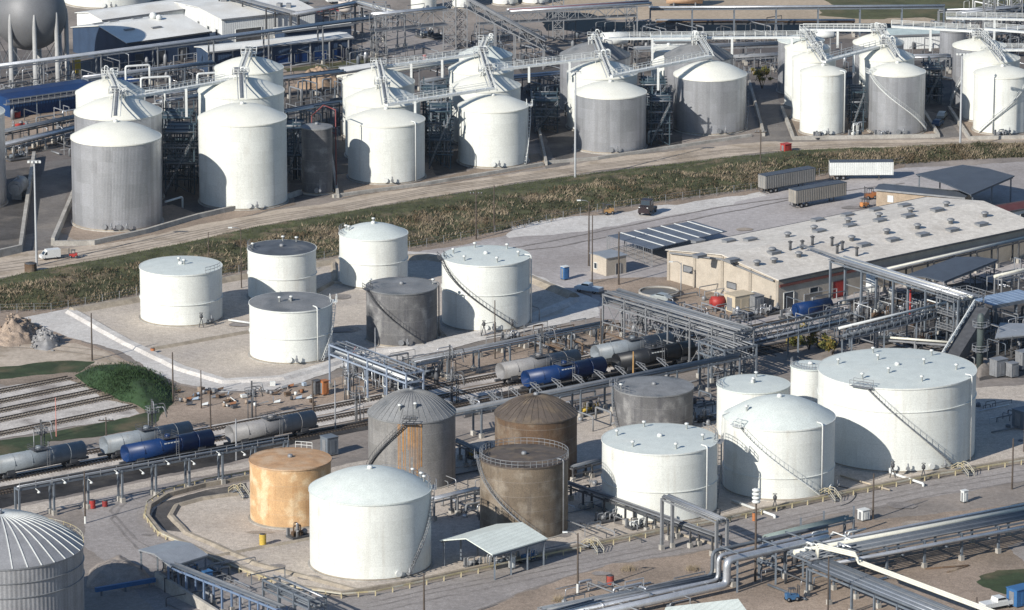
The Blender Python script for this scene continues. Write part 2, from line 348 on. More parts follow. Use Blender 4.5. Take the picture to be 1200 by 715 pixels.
patch('dirt_shoulder', [(-30,362),(60,364),(130,352),(262,322),(400,300),(480,291),(560,277),(700,247),(890,221),(960,205),(1060,192),(1060,197),(960,212),(890,227),(700,254),(560,284),(480,298),(400,307),(262,330),(130,362),(60,374),(-30,374)], DIRT, .7)
patch('hardstanding_yard', [(420,300),(480,298),(560,284),(700,254),(890,227),(960,212),(1060,197),(1230,188),(1230,330),(900,400),(700,372),(690,345),(620,330),(500,305)], YARD, .8)
patch('gravel_verge', [(600,262),(700,252),(890,226),(900,230),(830,245),(700,268),(600,280)], GRAVEL, 1.2)
patch('brown_dirt_yard', [(-30,372),(60,374),(130,362),(90,372),(40,375),(140,418),(200,447),(260,462),(330,458),(480,425),(700,382),(870,398),(840,415),(560,470),(240,520),(150,500),(-30,440)], DIRT, .8)
patch('sandy_strip', [(-30,405),(90,402),(150,425),(60,432),(-30,440)], ROADM, 1)
patch('gravel_pad', [(24,374),(90,360),(165,347),(262,324),(400,302),(480,296),(560,300),(640,328),(700,352),(705,370),(600,392),(480,421),(420,424),(390,436),(330,456),(260,460),(210,448),(140,412),(60,388)], GRAVEL, .6)
patch('bund_floor', [(84,366),(165,352),(262,330),(392,308),(500,304),(600,320),(670,348),(660,366),(590,384),(480,408),(420,414),(380,428),(330,443),(262,447),(215,432),(150,402)], BEIGE, .5)
patch('asphalt_pad', [(690,328),(800,325),(900,350),(900,372),(780,375),(705,352)], DIRT, .6)
patch('rail_yard_ballast', [(-30,458),(80,444),(104,456),(122,468),(150,474),(164,486),(130,494),(-30,520)], BALLAST, .5)
patch('grass_strip', [(-30,434),(70,424),(112,424),(90,436),(40,441),(-30,448)], GRASSD, .6)
patch('grass_strip', [(-30,522),(60,508),(150,490),(200,478),(180,502),(120,512),(60,518),(48,535),(-30,542)], GRASSD, .6)
patch('plant_floor', [(-30,575),(860,430),(960,430),(1230,390),(1230,740),(-30,740)], PLANTG, .5)
patch('oily_shaded_ground', [(-30,572),(320,508),(320,532),(150,566),(-30,602)], OILY2, .6)
patch('oily_shaded_ground', [(990,352),(1130,332),(1240,326),(1240,440),(1150,446),(1090,402),(990,402)], OILY_SHADE, 1.2)  # paints the shade under the pipe bridge onto the bay floor
patch('pale_dirt_verge', [(-30,606),(150,569),(320,535),(320,541),(200,566),(100,590),(-30,616)], BEIGE, .6)
patch('oily_shaded_ground', [(540,466),(860,404),(860,424),(540,490)], OILY_SHADE, .8)
patch('oily_shaded_ground', [(900,640),(1240,580),(1240,606),(960,662),(900,690)], OILY_SHADE, .8)  # paints the shadow beneath the foreground rack
patch('bund_floor', [(175,606),(190,588),(240,574),(320,560),(540,520),(700,480),(860,470),(1230,450),(1230,536),(1100,556),(1000,576),(830,612),(600,658),(480,684),(400,697),(330,686),(250,654),(190,626)], BEIGE, .5)
patch('muddy_ditch', [(178,606),(190,590),(240,575),(290,566),(290,574),(238,583),(207,593),(199,606),(214,624),(196,622)], OILY_SHADE, .3)
patch('service_road', [(1230,541),(1100,561),(1000,581),(830,617),(600,663),(480,689),(400,703),(330,692),(250,660),(186,630),(168,607),(184,586),(240,569),(320,553),(318,548),(200,566),(96,588),(100,640),(210,740),(500,740),(620,690),(720,662),(850,642),(960,606),(1230,560)], ASPHALT, .4)
patch('dirt_verge', [(500,740),(620,692),(720,664),(850,644),(930,622),(1230,585),(1230,740)], DIRT, .8)
patch('grass_patch', [(1140,676),(1165,669),(1230,666),(1230,700),(1180,698),(1150,688)], GRASSD, .8)
patch('gravel_track', [(1180,640),(1230,625),(1230,668),(1200,660)], ASPHALT, .5)
def strip(name, pts, w, material, jit=.25):
    LAY[0] += .002; vs = [Vector(v) for v in outline(pts, 1.6, jit, False)]; m = MB(); n = len(vs)
    for i, p in enumerate(vs):
        t = (vs[min(i+1,n-1)]-vs[max(i-1,0)]).normalized(); s = Vector((t.y,-t.x,0)); k = w*(.75+.5*noise.noise(p*.35))
        m.v += [tuple(p-s*k/2+Vector((0,0,LAY[0]))), tuple(p+s*k/2+Vector((0,0,LAY[0])))]
    for i in range(n-1): m.f.append((i*2, i*2+1, i*2+3, i*2+2)); m.sm.append(False)
    struct(name, m, material)
for dy in (-4, -1, 3, 6): strip('wheel_rut', [(-30,317+dy),(60,305+dy),(120,295+dy*.9),(200,280+dy*.8),(300,259+dy*.7),(400,243+dy*.6),(500,223+dy*.6),(600,210+dy*.5),(700,195+dy*.5),(850,177+dy*.4),(1000,170+dy*.3),(1230,166+dy*.3)], .55, RUT)
for dy in (-4, 1, 8): strip('wheel_track', [(1230,552+dy),(1100,572+dy),(1000,594+dy),(900,616+dy),(780,640+dy),(640,668+dy),(520,692+dy),(430,712+dy)], .6, RUTD)
for dy in (-6, 3): strip('wheel_track', [(300,556),(220,568+dy*.3),(150,586+dy),(130,606+dy),(160,640+dy),(230,680+dy),(300,712+dy)], .6, RUTD)
for x0 in (520, 560): strip('wheel_track', [(x0,300),(x0+90,290),(x0+230,262),(x0+330,242),(960,228),(1060,215)], .7, RUTD)
for y0 in (378, 384): strip('wheel_rut', [(-20,y0+22),(60,y0+26),(120,y0+34),(180,y0+64)], .6, RUT)
rs_ = random.Random(8)
for i in range(34):       # oil and water stains on the hardstanding
    x, y = rs_.choice(((rs_.uniform(470,1000),rs_.uniform(240,300)),(rs_.uniform(120,420),rs_.uniform(580,700)),(rs_.uniform(430,1180),rs_.uniform(560,680)),(rs_.uniform(120,660),rs_.uniform(340,440))))
    if 470 < x < 1000 and 240 < y < 300 and y < 300-(x-470)*.13: continue
    a = rs_.uniform(6,22); b = a*rs_.uniform(.12,.3); patch('ground_stain', [(x+a*math.cos(k*.7), y+b*math.sin(k*.7)) for k in range(9)], rs_.choice((RUT,RUTD,RUTD)), .8, 1.0)
# dikes of the tank pads
ridge('earth_dike', [(84,366),(165,352),(262,330),(392,308),(500,303),(600,319),(672,349)], 3.0, .9, BUND)
ridge('earth_dike', [(84,366),(150,403),(215,433),(262,448),(330,444),(380,430),(420,415),(480,409),(590,386),(672,352)], 3.0, .55, GRAVEL, .5)
ridge('earth_dike', [(178,410),(292,390),(392,330),(392,308)], 1.4, .5, BUND)
ridge('earth_dike', [(392,332),(480,345),(520,395)], 1.4, .5, BUND)
ridge('bund_wall', [(318,557),(240,571),(196,583),(176,596),(173,608),(188,627),(250,656),(330,688),(400,699),(480,686),(600,660),(700,639),(830,614),(1000,578),(1100,558),(1230,536)], .7, .8, BUND, .9, .05)
ridge('earth_dike', [(290,578),(236,586),(208,594),(201,606),(220,626),(300,662),(420,694)], 1.6, .5, BUND)
ridge('earth_dike', [(247,654),(365,632)], 1.0, .4, BUND)
ridge('earth_dike', [(700,600),(840,640)], .8, .4, BUND)
ridge('concrete_bund_wall', [(62,288),(110,287),(170,274),(232,256),(340,232),(352,228)], .8, 1.0, CONC, .9, .1)
ridge('concrete_bund_wall', [(390,232),(500,217),(560,207),(636,194)], .8, .7, CONC, .9, .1)
ridge('concrete_bund_wall', [(640,192),(700,187),(760,178),(880,160)], .8, .6, CONC, .9, .1)
ridge('concrete_bund_wall', [(916,128),(930,164),(1100,161),(1082,132)], .7, .8, CONC, .9, .02)
ridge('concrete_bund_wall', [(1112,128),(1136,164),(1230,162)], .7, .8, CONC, .9, .02)
ridge('concrete_bund_wall', [(104,190),(62,288)], .8, 1.6, CONC, .9, .02)
ridge('concrete_bund_wall', [(40,186),(24,296),(-20,306)], .8, 1.6, CONC, .9, .02)
ridge('concrete_bund_wall', [(384,160),(396,232)], .6, .9, CONC, .9, .02)
ridge('concrete_bund_wall', [(622,108),(640,194)], .6, .9, CONC, .9, .02)
ridge('concrete_bund_wall', [(878,98),(895,160)], .6, .9, CONC, .9, .02)
# the weedy embankment below the sandy road: a bank that rises and falls, rough with tussocks
UP = [(-30,335),(40,318),(120,303),(200,288),(300,266),(400,249),(500,232),(600,216),(700,202),(800,191),(850,185),(930,177),(1100,173),(1230,170)]
LO = [(-30,366),(60,364),(130,352),(262,322),(400,300),(480,291),(560,277),(700,247),(800,233),(890,221),(960,205),(1060,192),(1130,187),(1230,183)]
def along(line, x):
    for (x0,y0),(x1,y1) in zip(line, line[1:]):
        if x0 <= x <= x1: return y0+(y1-y0)*(x-x0)/(x1-x0)
NX, NT = 420, 22
def bank_h(p, t):
    prof = (max(0., math.sin(math.pi*min(1, t*1.05)))**.8)*1.5 if t < .95 else .05
    n = noise.noise(p*.12)*.45+noise.noise(p*.4)*.4+noise.noise(p*1.1)*.25
    return max(-.02, prof*(1+.5*n)+n*.5*math.sin(math.pi*t))
m = MB(); BP = []
for i in range(NX+1):
    x = -30+1260*i/NX; a, b = G(x, along(UP, x)), G(x, along(LO, x)); row = []
    for j in range(NT+1):
        t = j/NT; p = a.lerp(b, t); p.z = bank_h(p, t) if 0 < j < NT else -.05; row.append(p); m.v.append(tuple(p))
    BP.append(row)
for i in range(NX):
    for j in range(NT):
        k = i*(NT+1)+j; m.f.append((k, k+1, k+NT+2, k+NT+1)); m.sm.append(True)
struct('embankment', m, WEED)
def blades(name, pts, material, hmin, hmax, spread, per, lean=.45):
    m = MB(); rnd = random.Random(len(pts))
    for p in pts:
        for k in range(per):
            a = rnd.uniform(0, 6.283); q = Vector(p)+Vector((math.cos(a), math.sin(a), 0))*rnd.uniform(0, spread); h = rnd.uniform(hmin, hmax)
            b = rnd.uniform(0, 6.283); w = Vector((math.cos(b), math.sin(b), 0))*h*rnd.uniform(.14, .3)
            tip = q+Vector((rnd.uniform(-lean, lean)*h, rnd.uniform(-lean, lean)*h, h)); q.z -= .05
            m.add([q-w, q+w, tip], [(0,1,2)])
    o = link(name, m.mesh(name, material)); o['kind'] = 'stuff'; return o
rnd = random.Random(3); gp, dp, kp = [], [], []
for n_ in range(24000):
    i = rnd.randrange(NX); t = rnd.random(); j = min(NT-1, int(t*NT)); p = BP[i][j].lerp(BP[i+1][j+1], rnd.random()); x = -30+1260*i/NX
    c = noise.noise(p*.06+Vector((5,0,0)))+.5*noise.noise(p*.2)
    if t < .40+.15*c:
        if rnd.random() < .6: gp.append(p)
    elif t < .86: (dp if c > .12 and rnd.random() < .8 else kp if rnd.random() < .4 else gp if rnd.random() < .7 else dp).append(p)
    else: (kp if rnd.random() < .6 else dp).append(p)
tag(blades('bank_grass', gp, GREENBL, .10, .28, .9, 5), 'short green grass along the top of the embankment', 'grass')
tag(blades('dry_weeds', dp, DRYBL, .18, .7, 1.1, 4, .9), 'tall straw-coloured dry weeds on the embankment slope', 'weeds')
tag(blades('dark_scrub', kp, DARKBL, .15, .6, 1.1, 4, .8), 'dark green scrub along the foot of the embankment', 'scrub')
# green mound at the end of the yard tracks
def mound(name, poly, h, material, res=26, rough=.25):
    g = [G(*p) for p in poly]; c = sum(g, Vector())/len(g); m = MB(); rings = 22; n = 80; pts = []
    for i in range(rings+1):
        s = i/rings
        for k in range(n):
            a = 2*math.pi*k/n; d = Vector((math.cos(a), math.sin(a), 0)); best = 1.0
            for p, q in zip(g, g[1:]+g[:1]):
                e = q-p; den = d.x*e.y-d.y*e.x
                if abs(den) > 1e-6:
                    t = ((p.x-c.x)*e.y-(p.y-c.y)*e.x)/den; w = ((p.x-c.x)*d.y-(p.y-c.y)*d.x)/den
                    if t > 0 and 0 <= w <= 1: best = t
            q = c+d*(best*s); q.z = h*(1-s**2.2)*(1+rough*noise.noise(q*.25)+rough*.6*noise.noise(q*.8))+(1-s)*rough*.5*noise.noise(q*1.7)-.03; m.v.append(tuple(q)); pts.append(q)
    for i in range(rings):
        for k in range(n):
            a = i*n+k; b = i*n+(k+1) % n; m.f.append((a, a+n, b+n, b)); m.sm.append(True)
    return m, pts
mm, mp = mound('m', [(86,440),(106,431),(150,428),(182,440),(203,458),(204,474),(182,488),(168,482),(160,474),(140,470),(128,462),(104,454)], 3.0, GRASSD)
struct('grass_mound', mm, MOUNDM)
rp = [mp[rnd.randrange(len(mp))]+Vector((rnd.uniform(-1,1), rnd.uniform(-1,1), 0)) for _ in range(2600)]
tag(blades('mound_grass', rp, mat('lush_blades', (.026,.055,.02), .9, var=.4, scale=.4, world=True), .15, .4, .9, 5), 'lush dark green grass covering the mound', 'grass')
for i, (poly, h, mt, lab) in enumerate([([(-5,392),(8,382),(24,378),(44,384),(38,402),(10,408),(-6,404)], 2.6, DIRT, 'tall brown spoil heap at the left edge of the yard'),
        ([(36,400),(48,390),(66,396),(70,406),(56,412),(40,410)], 1.7, mat('grey_rubble', (.27,.27,.275), .95, var=.3, scale=.4, world=True, bump=.8, bscale=1.2), 'low grey rubble heap beside the brown spoil heap')]):
    mm, mp = mound('spoil_heap', poly, h, mt, rough=1.2); hp = solo('spoil_heap', mm, mt, lab, 'heap'); ms = MB(); rq = random.Random(i)
    for k in range(150):
        q = rq.choice(mp)+Vector((rq.uniform(-.6,.6), rq.uniform(-.6,.6), 0)); d = rq.uniform(.15,.6); ms.box(q, (d, d*rq.uniform(.5,1), d*rq.uniform(.4,.9)), rq.uniform(0,3))
    part(hp, 'stones', ms, mt, stuff=True)
# rail tracks
SLEEP = WOOD; RAILM = mat('rail_steel', (.10,.085,.075), .5, metal=.5, var=.2, scale=1.)
def track(a, b, label, bed=True, gauge=1.435, bedm=None):
    a, b = Vector((a.x, a.y, 0)), Vector((b.x, b.y, 0)); d = (b-a); Ln = d.length; d.normalize(); s = Vector((d.y, -d.x, 0))
    t = thing('rail_track', label, 'rail track', a, 0, 'rail tracks')
    if bed:
        m = MB(); vs = []
        n = int(Ln/3)
        for i in range(n+1):
            p = a+d*(Ln*i/n); w = 2.3+noise.noise(p*.3)*.25
            vs += [p-s*(w+.5)+Vector((0,0,.11)), p-s*(w-.6)+Vector((0,0,.3)), p+s*(w-.6)+Vector((0,0,.3)), p+s*(w+.5)+Vector((0,0,.11))]
        fs = []
        for i in range(n):
            for k in range(3): fs.append((i*4+k, i*4+k+1, i*4+k+5, i*4+k+4))
        m.add(vs, fs); part(t, 'ballast_bed', m, bedm or BALLAST)
    z = .32 if bed else LAY[0]+.02; m = MB(); n = int(Ln/.62); ang = math.atan2(d.y, d.x)
    for i in range(n):
        p = a+d*(Ln*(i+.5)/n); m.box((p.x, p.y, z+.02 if bed else z-.03), (.22, 2.4 if bed else 2.1, .14), ang+random.uniform(-.03,.03))
    part(t, 'sleepers', m, SLEEP if bed else SLEEPG, stuff=True)
    for sg in (-1, 1):
        m = MB(); m.beam(a+s*sg*gauge/2+Vector((0,0,z+.17)), b+s*sg*gauge/2+Vector((0,0,z+.17)), .12, .18); part(t, 'rail', m, RAILM)
    return t
def on_track(off, x):     # the three running lines: off = height of the line where it meets the left edge of the picture
    return G(x, off-.18875*x)
for off, lab in ((552, 'empty ballasted rail track behind the tank cars'), (565, 'rail track carrying the row of grey tank cars'), (579.5, 'rail track carrying the blue and black tank cars')):
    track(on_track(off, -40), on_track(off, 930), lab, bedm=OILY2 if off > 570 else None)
for i, (a, b, lab) in enumerate([((-30,466),(82,444),'first'), ((-30,478),(98,452),'second'), ((-30,489),(116,458.5),'third'), ((-30,500),(132,466),'fourth'), ((-30,516),(158,477.5),'fifth')]):
    track(G(*a), G(*b), f'{lab} stub track from the back in the yard ending at the green mound', bed=False)
# ================================================================== storage tanks
TANKS = {}
def pol(c, r, a, z): return Vector((c[0]+r*math.sin(R(a)), c[1]-r*math.cos(R(a)), z))
def railing(m, pts, h=1.05, sp=1.8, r=.04, mid=True):
    pts = [Vector(p) for p in pts]
    for a, b in zip(pts, pts[1:]):
        for hh in ((h, h*.5) if mid else (h,)): m.beam(a+Vector((0,0,hh)), b+Vector((0,0,hh)), r*2)
        n = max(1, round((b-a).length/sp))
        for i in range(n): p = a.lerp(b, i/n); m.beam(p, p+Vector((0,0,h)), r*2)
    m.beam(pts[-1], pts[-1]+Vector((0,0,h)), r*2)
def tank(key, label, cx, rp, yb, yt, wall, roof, apex=None, ring=None, stair=None, vents=(), railarc=None, ribs=0, riser=None, fullrail=False,
         stairm=None, head=False, man=(0,), nsides=72, group=None, edge=True, sag=1.0, ringm=None):
    f = G(cx, yb); sc = FPX/math.hypot(f.y, CAM_H); r = rp/sc
    for _ in range(3): sc = FPX/math.hypot(f.y+r, CAM_H); r = rp/sc
    H = ZAT(cx, yt, f.y); c = Vector((f.x*(f.y+r)/f.y, f.y+r, 0))
    za = (ZAT(cx, apex, c.y) if apex else H+r*.045); za = max(za, H+r*.03)
    TANKS[key] = (c, r, H, za)
    t = thing('storage_tank', label, 'tank', c, 0, group)
    m = MB(); m.lathe([(r+.35, -.02), (r+.35, .22), (r-.3, .22)], nsides, (0,0,0), False); part(t, 'foundation', m, CONC, False)
    m = MB(); m.lathe([(r, .2), (r, H*.5), (r, H)], nsides); part(t, 'shell', m, wall, False)
    if wall in (WHITE, SILVER, DGREY, RUST): m = MB(); rr_ = random.Random(key); m.lathe([(r+.03,.21),(r+.03,.42)], nsides, (0,0,0), False); part(t, 'chime', m, BUND, False)
    m = MB(); k = 7; prof = []
    for i in range(k+1):
        s = 1-i/k; prof.append((max(r*s, .01)+(.12 if i == 0 else 0), H+.02+(za-H)*((1-s*s) if sag == 1 else (1-s))))
    m.lathe(prof, nsides); rf = part(t, 'roof', m, roof, False)
    if edge:
        m = MB(); m.lathe([(r+.01, H-.18), (r+.14, H-.18), (r+.14, H+.06), (r+.01, H+.06)], nsides, (0,0,0), False); part(t, 'rim', m, ringm or roof, False)
    for z in (ring or ()):
        m = MB(); m.lathe([(r, z*H-.07), (r+.16, z*H-.05), (r+.16, z*H+.05), (r, z*H+.07)], nsides, (0,0,0), False); part(t, 'wind_girder', m, ringm or wall, False)
    if ribs:
        a0 = ribs[1] if isinstance(ribs, tuple) else 0; nr = ribs[0] if isinstance(ribs, tuple) else ribs; rm = ribs[2] if isinstance(ribs, tuple) else roof; mm = MB(); pts = []
        for i in range(9):
            s = .06+.94*i/8; pts.append(Vector((0, -r*s-(.1 if i == 8 else 0), H+.06+(za-H)*((1-s*s) if sag == 1 else 1-s))))
        rw_ = .16 if rm is STEELW else .07
        for a, b in zip(pts, pts[1:]): mm.beam(a, b, rw_, rw_)
        me = mm.mesh('roof_rib', rm)
        for i in range(nr): inst(rf, 'roof_rib', me, (0,0,0), 2*math.pi*(i+.3)/nr)
    sm = stairm or STEELG
    if stair:
        a0, a1 = stair; n = max(8, int(abs(a1-a0)/4)); m = MB(); h = MB()
        for i in range(n):
            f0, f1 = i/n, (i+1)/n; A, B = a0+(a1-a0)*f0, a0+(a1-a0)*f1; z0, z1 = H-(H-.3)*f0, H-(H-.3)*f1
            for rr in (r+.12, r+.6): m.beam(pol((0,0), rr, A, z0), pol((0,0), rr, B, z1), .05, .16)
            m.beam(pol((0,0), r+.1, (A+B)/2, (z0+z1)/2), pol((0,0), r+.6, (A+B)/2, (z0+z1)/2), .26, .05)
            m.beam(pol((0,0), r+.1, B, z1), pol((0,0), r+.6, B, z1), .26, .05)
            h.beam(pol((0,0), r+.6, A, z0+1), pol((0,0), r+.6, B, z1+1), .05); h.beam(pol((0,0), r+.6, A, z0), pol((0,0), r+.6, A, z0+1), .035)
        st = part(t, 'spiral_stair', m, sm, False); part(st, 'handrail', h, sm, False)
        m = MB(); aa = [a0+(a1 < a0 and 1 or -1)*s for s in (-4, 4, 12)]
        for x, y in zip(aa, aa[1:]): m.beam(pol((0,0), r+.5, x, H), pol((0,0), r+.5, y, H), .9, .06)
        pf = part(t, 'stair_platform', m, sm, False)
        m = MB(); railing(m, [pol((0,0), r+.9, x, H) for x in aa]); part(pf, 'railing', m, sm, False); m = MB(); railing(m, [pol((0,0), r-.3, x, H+.1) for x in aa]); part(pf, 'railing', m, sm, False)
    if railarc or fullrail:
        arcs = [(0, 360)] if fullrail else railarc
        for (b0, b1) in arcs:
            m = MB(); n = max(2, int(abs(b1-b0)/8)); railing(m, [pol((0,0), r+.05, b0+(b1-b0)*i/n, H) for i in range(n+1)], 1.1, 1.6, .035); part(t, 'rim_railing', m, sm, False)
    def rz_(rr): s = rr/r; return H+(za-H)*((1-s*s) if sag == 1 else 1-s)
    mv = MB(); mv.lathe([(.01,-.1),(.16,-.1),(.16,.75),(.34,.78),(.34,1.0),(.01,1.08)], 8); mev = None
    for (fr, a) in vents:
        mev = mev or mv.mesh('roof_vent', STEELW); p = pol((0,0), r*fr, a, rz_(r*fr)); inst(rf, 'roof_vent', mev, p)
    m = MB(); m.lathe([(.01, 0), (.45, 0), (.45, .45), (.3, .6), (.01, .62)], 10); inst(rf, 'roof_hatch', m.mesh('roof_hatch', STEELW if roof in (WHITE, WHITER, CREAM) else STEELG), (0, 0, za-.1))
    if head:      # platform with vent gear on the crown of a silo
        m = MB(); m.box((0,0,za+1.0), (3.4,3.0,.12)); hd = part(t, 'crown_platform', m, STEELW, False)
        m = MB(); railing(m, [(-1.7,-1.5,za+1.05),(1.7,-1.5,za+1.05),(1.7,1.5,za+1.05),(-1.7,1.5,za+1.05),(-1.7,-1.5,za+1.05)], 1.1, 1.1, .04)
        for x in (-1.5,1.5):
            for y in (-1.3,1.3): m.beam((x,y,za-.6), (x,y,za+1), .12)
        part(hd, 'railing', m, STEELW, False)
        rr = random.Random(key)
        for i in range(4):
            m = MB(); x, y = rr.uniform(-1.3,1.3), rr.uniform(-1.2,1.2); hh = rr.uniform(1.0,2.8); m.path(bend([(x,y,za-.5),(x,y,za+hh),(x+rr.uniform(.5,.9),y,za+hh),(x+.9,y,za+hh-.7)], .3), rr.uniform(.1,.22), 7); part(hd, 'vent_pipe', m, STEELW, False)
        m = MB(); m.box((rr.uniform(-.8,.8), rr.uniform(-.6,.6), za+1.7), (1.1,.9,1.3), .2); part(hd, 'instrument_box', m, STEELG, False)
    for a in man:
        m = MB(); p, q = pol((0,0), r-.1, a, 1.1), pol((0,0), r+.4, a, 1.1); m.tube(p, q, .42, 12); m.tube(q-(q-p)*.15, q+(q-p)*.1, .55, 12); part(t, 'manway', m, STEELG if wall not in (WHITE,) else STEELW, False)
        m = MB(); a2 = a+9; p = pol((0,0), r-.1, a2, .8); m.path(bend([p, pol((0,0), r+1.0, a2, .8), pol((0,0), r+1.0, a2, 2.0)], .3), .14, 7); m.tube(pol((0,0), r+.9, a2, 1.25), pol((0,0), r+1.35, a2, 1.25), .3, 8); part(t, 'inlet_valve', m, STEELG, False)
    if riser is not None:
        for a in ([riser] if not isinstance(riser, (list, tuple)) else riser):
            m = MB(); m.path(bend([pol((0,0), r+.35, a, .4), pol((0,0), r+.35, a, H+.5), pol((0,0), r-.9, a, H+.6)], .4), .13, 7); part(t, 'riser_pipe', m, STEELG if wall is not WHITE else STEELW, False)
    return t
V6 = [(.75,a) for a in (20,80,140,200,260,320)]
# --- silos along the sandy road, from left to right
SG = 'domed silos along the sandy road'
S_ = dict(roof=CREAM, head=True)
tank('A0', 'pale silo cut off by the left picture edge beside the lane', -45, 53, 250, 142, SILVER, CREAM, 118)
tank('A1', 'largest corrugated silver silo with cream dome, nearest the sandy road', 138, 52.5, 272, 171, SILVER, CREAM, 143, man=(-12, 6))
tank('A2', 'silver silo with cream dome directly behind the largest silver silo', 140.5, 51, 243, 141, SILVER, CREAM, 114, head=True)
tank('A3', 'white silo at the back of the leftmost row of silos', 131, 40, 213, 116, WHITE, CREAM, 93, head=True)
tank('B1', 'tall white silo in front, right of the largest silver silo', 285.5, 51.5, 247, 148, WHITE, CREAM, 122, head=False, man=(10,), edge=True)
tank('B2', 'white silo second in its row behind the tall white silo', 284, 50, 216, 116, WHITE, CREAM, 92, head=True)
tank('B3', 'white silo third in its row behind the tall white silo', 293, 40, 180, 87, WHITE, CREAM, 67, head=True)
tank('C0', 'narrow dark weathered tank in the shade between two rows of white silos', 372, 18, 229, 152, DGREY, GREYROOF, 146)
tank('C1', 'white silo with bolted seam in front of the narrow red pipe frame', 453, 45, 217, 149, WHITE, CREAM, 128, riser=48)
tank('C2', 'white silo second in the row behind the white silo by the red pipes', 449, 44, 191, 126, WHITE, CREAM, 103, head=True)
tank('C3', 'white silo third in the row behind the white silo by the red pipes', 444, 42, 167, 104, WHITE, CREAM, 81, head=True)
tank('D1', 'white silo in front with stair on its right flank, left of the tall light mast', 578, 41, 198, 132, WHITE, CREAM, 112, stair=(88, 60), stairm=STEELW)
tank('D2', 'white silo second in the row behind the white silo left of the mast', 570, 40, 173, 108, WHITE, CREAM, 88, head=True)
tank('D3', 'white silo third in the row left of the mast', 564, 38, 151, 88, WHITE, CREAM, 67, head=True)
tank('D4', 'pale flat-topped silo farthest back in the row left of the mast', 569, 31, 128, 70, WHITE, WHITER, 54, head=True)
tank('E1', 'silver corrugated silo with cream dome just right of the light mast', 715, 42, 181, 116, SILVER, CREAM, 96, man=(0,))
tank('E2', 'white silo second in the row behind the silver silo by the mast', 705.5, 41, 157, 93, WHITE, CREAM, 72, head=True)
tank('E3', 'silver silo with grey dome at the back of the row by the mast', 697, 41, 133, 72, SILVER, GREYROOF, 50, head=True)
tank('F1', 'silver corrugated silo with rust-streaked cream dome standing beside the open lane', 831.5, 42.5, 159, 95, SILVER, CREAM, 72, man=(12,), stair=(95, 70))
tank('F2', 'grey-roofed silver silo behind the silver silo beside the open lane', 818, 40, 134, 73, SILVER, GREYROOF, 51, head=True)
tank('F3', 'small white tank peeping out left of the grey-roofed silver silo', 783, 20, 118, 61, WHITE, CREAM, 53)
tank('G1', 'slender white silo in front inside the low concrete bund by the red box', 963.5, 26.5, 160, 89, WHITE, CREAM, 77, riser=60)
tank('G2', 'slender white silo second in the row behind the one by the red box', 953, 25.5, 144, 73, WHITE, CREAM, 61, head=True)
tank('G3', 'slender white silo third in the row behind the one by the red box', 945, 26, 129, 60, WHITE, CREAM, 48, head=True)
tank('G4', 'slender grey silo farthest back in the row behind the red box', 938, 27, 112, 52, SILVER, WHITER, 42)
tank('H1', 'dark silver silo with white stair spiralling across its front', 1050, 33, 160, 90, SILVER, CREAM, 74, stair=(-68, 78), stairm=STEELW)
tank('H2', 'white silo behind the dark silver silo with the white stair', 1038, 32, 143, 72, WHITE, CREAM, 56, head=True)
tank('H3', 'cream-domed silver silo third in the row behind the white stair', 1028, 29.5, 127, 55, SILVER, CREAM, 40, head=True)
tank('I1', 'white silo at the right picture edge with stair falling to the left', 1173, 33, 159, 92, WHITE, CREAM, 78, stair=(62, -52), stairm=STEELW, riser=-22)
tank('I2', 'white silo second in the row at the right picture edge', 1160, 33, 145, 74, WHITE, CREAM, 60, stair=None)
tank('I3', 'cream-domed silver silo third in the row at the right picture edge', 1146, 31, 130, 59, SILVER, CREAM, 46, head=True, stair=(0, -80), stairm=STEELW)
tank('I4', 'narrow grey silo with pointed grey roof behind the right-hand silo row', 1116, 15.5, 82, 38, SILVER, GREYROOF, 28, sag=0)
tank('X1', 'broad pale tank at the top edge above the lattice bridge', 496.5, 15, 15, -30, WHITE, WHITER)
tank('X2', 'pale tank at the top edge, second from left above the lattice bridge', 542, 12.5, 11, -30, WHITE, WHITER)
tank('X3', 'pale tank at the top edge, third from left above the inclined conveyor', 592, 15, 7, -34, WHITE, WHITER)
tank('X4', 'pale tank at the top edge, rightmost of four beside the pipe bridge', 627, 16, 6, -36, WHITE, WHITER)
tank('X5', 'cream tank at the top edge directly behind the steel sphere', 126, 52, 11, -40, WHITE, WHITER)
# --- white tanks on the gravel pad
tank('J1', 'white flat-roofed tank at the left end of the gravel pad', 213, 48, 384, 323, WHITE, WHITER, None, ring=(.42,), railarc=[(40, 75)], vents=[(.15,200),(.1,60)], man=(35,), ringm=WHITE)
tank('J2', 'white tank with dark tar roof behind another white tank on the pad', 331, 40, 357, 300, WHITE, DARKROOF, None, ring=(.5,), railarc=[(-110,-60)], vents=[(.8,180),(.8,150),(.85,-85)], ringm=WHITE)
tank('J3', 'white tank with grey roof nearest the tracks on the gravel pad', 341.5, 48.5, 428, 366, WHITE, GREYROOF, None, ring=(.48,), stair=(92, 48), stairm=STEELW, vents=[(.3,-60),(.1,10)], riser=40, ringm=WHITE)
tank('J4', 'white domed tank behind the dark grey tank on the gravel pad', 438, 40, 340, 282, WHITE, WHITER, 262, ring=(.5,), railarc=[(-120,-60)], vents=[(.75,-70),(.8,-85),(.1,180)], ringm=WHITE)
tank('J5', 'dark grey weathered tank with stair on its front, on the pad', 471, 41.5, 408, 345, DGREY, GREYROOF, None, stair=(-62, 40), stairm=STEELD, riser=(95,), vents=[(.9,-100),(.9,100)])
tank('J6', 'large white tank with dark diagonal stair at the right of the gravel pad', 569.5, 51.5, 390, 312, WHITE, WHITER, None, ring=(.55,), stair=(-72, 42), stairm=STEELD, vents=V6, riser=(80,), ringm=WHITE)
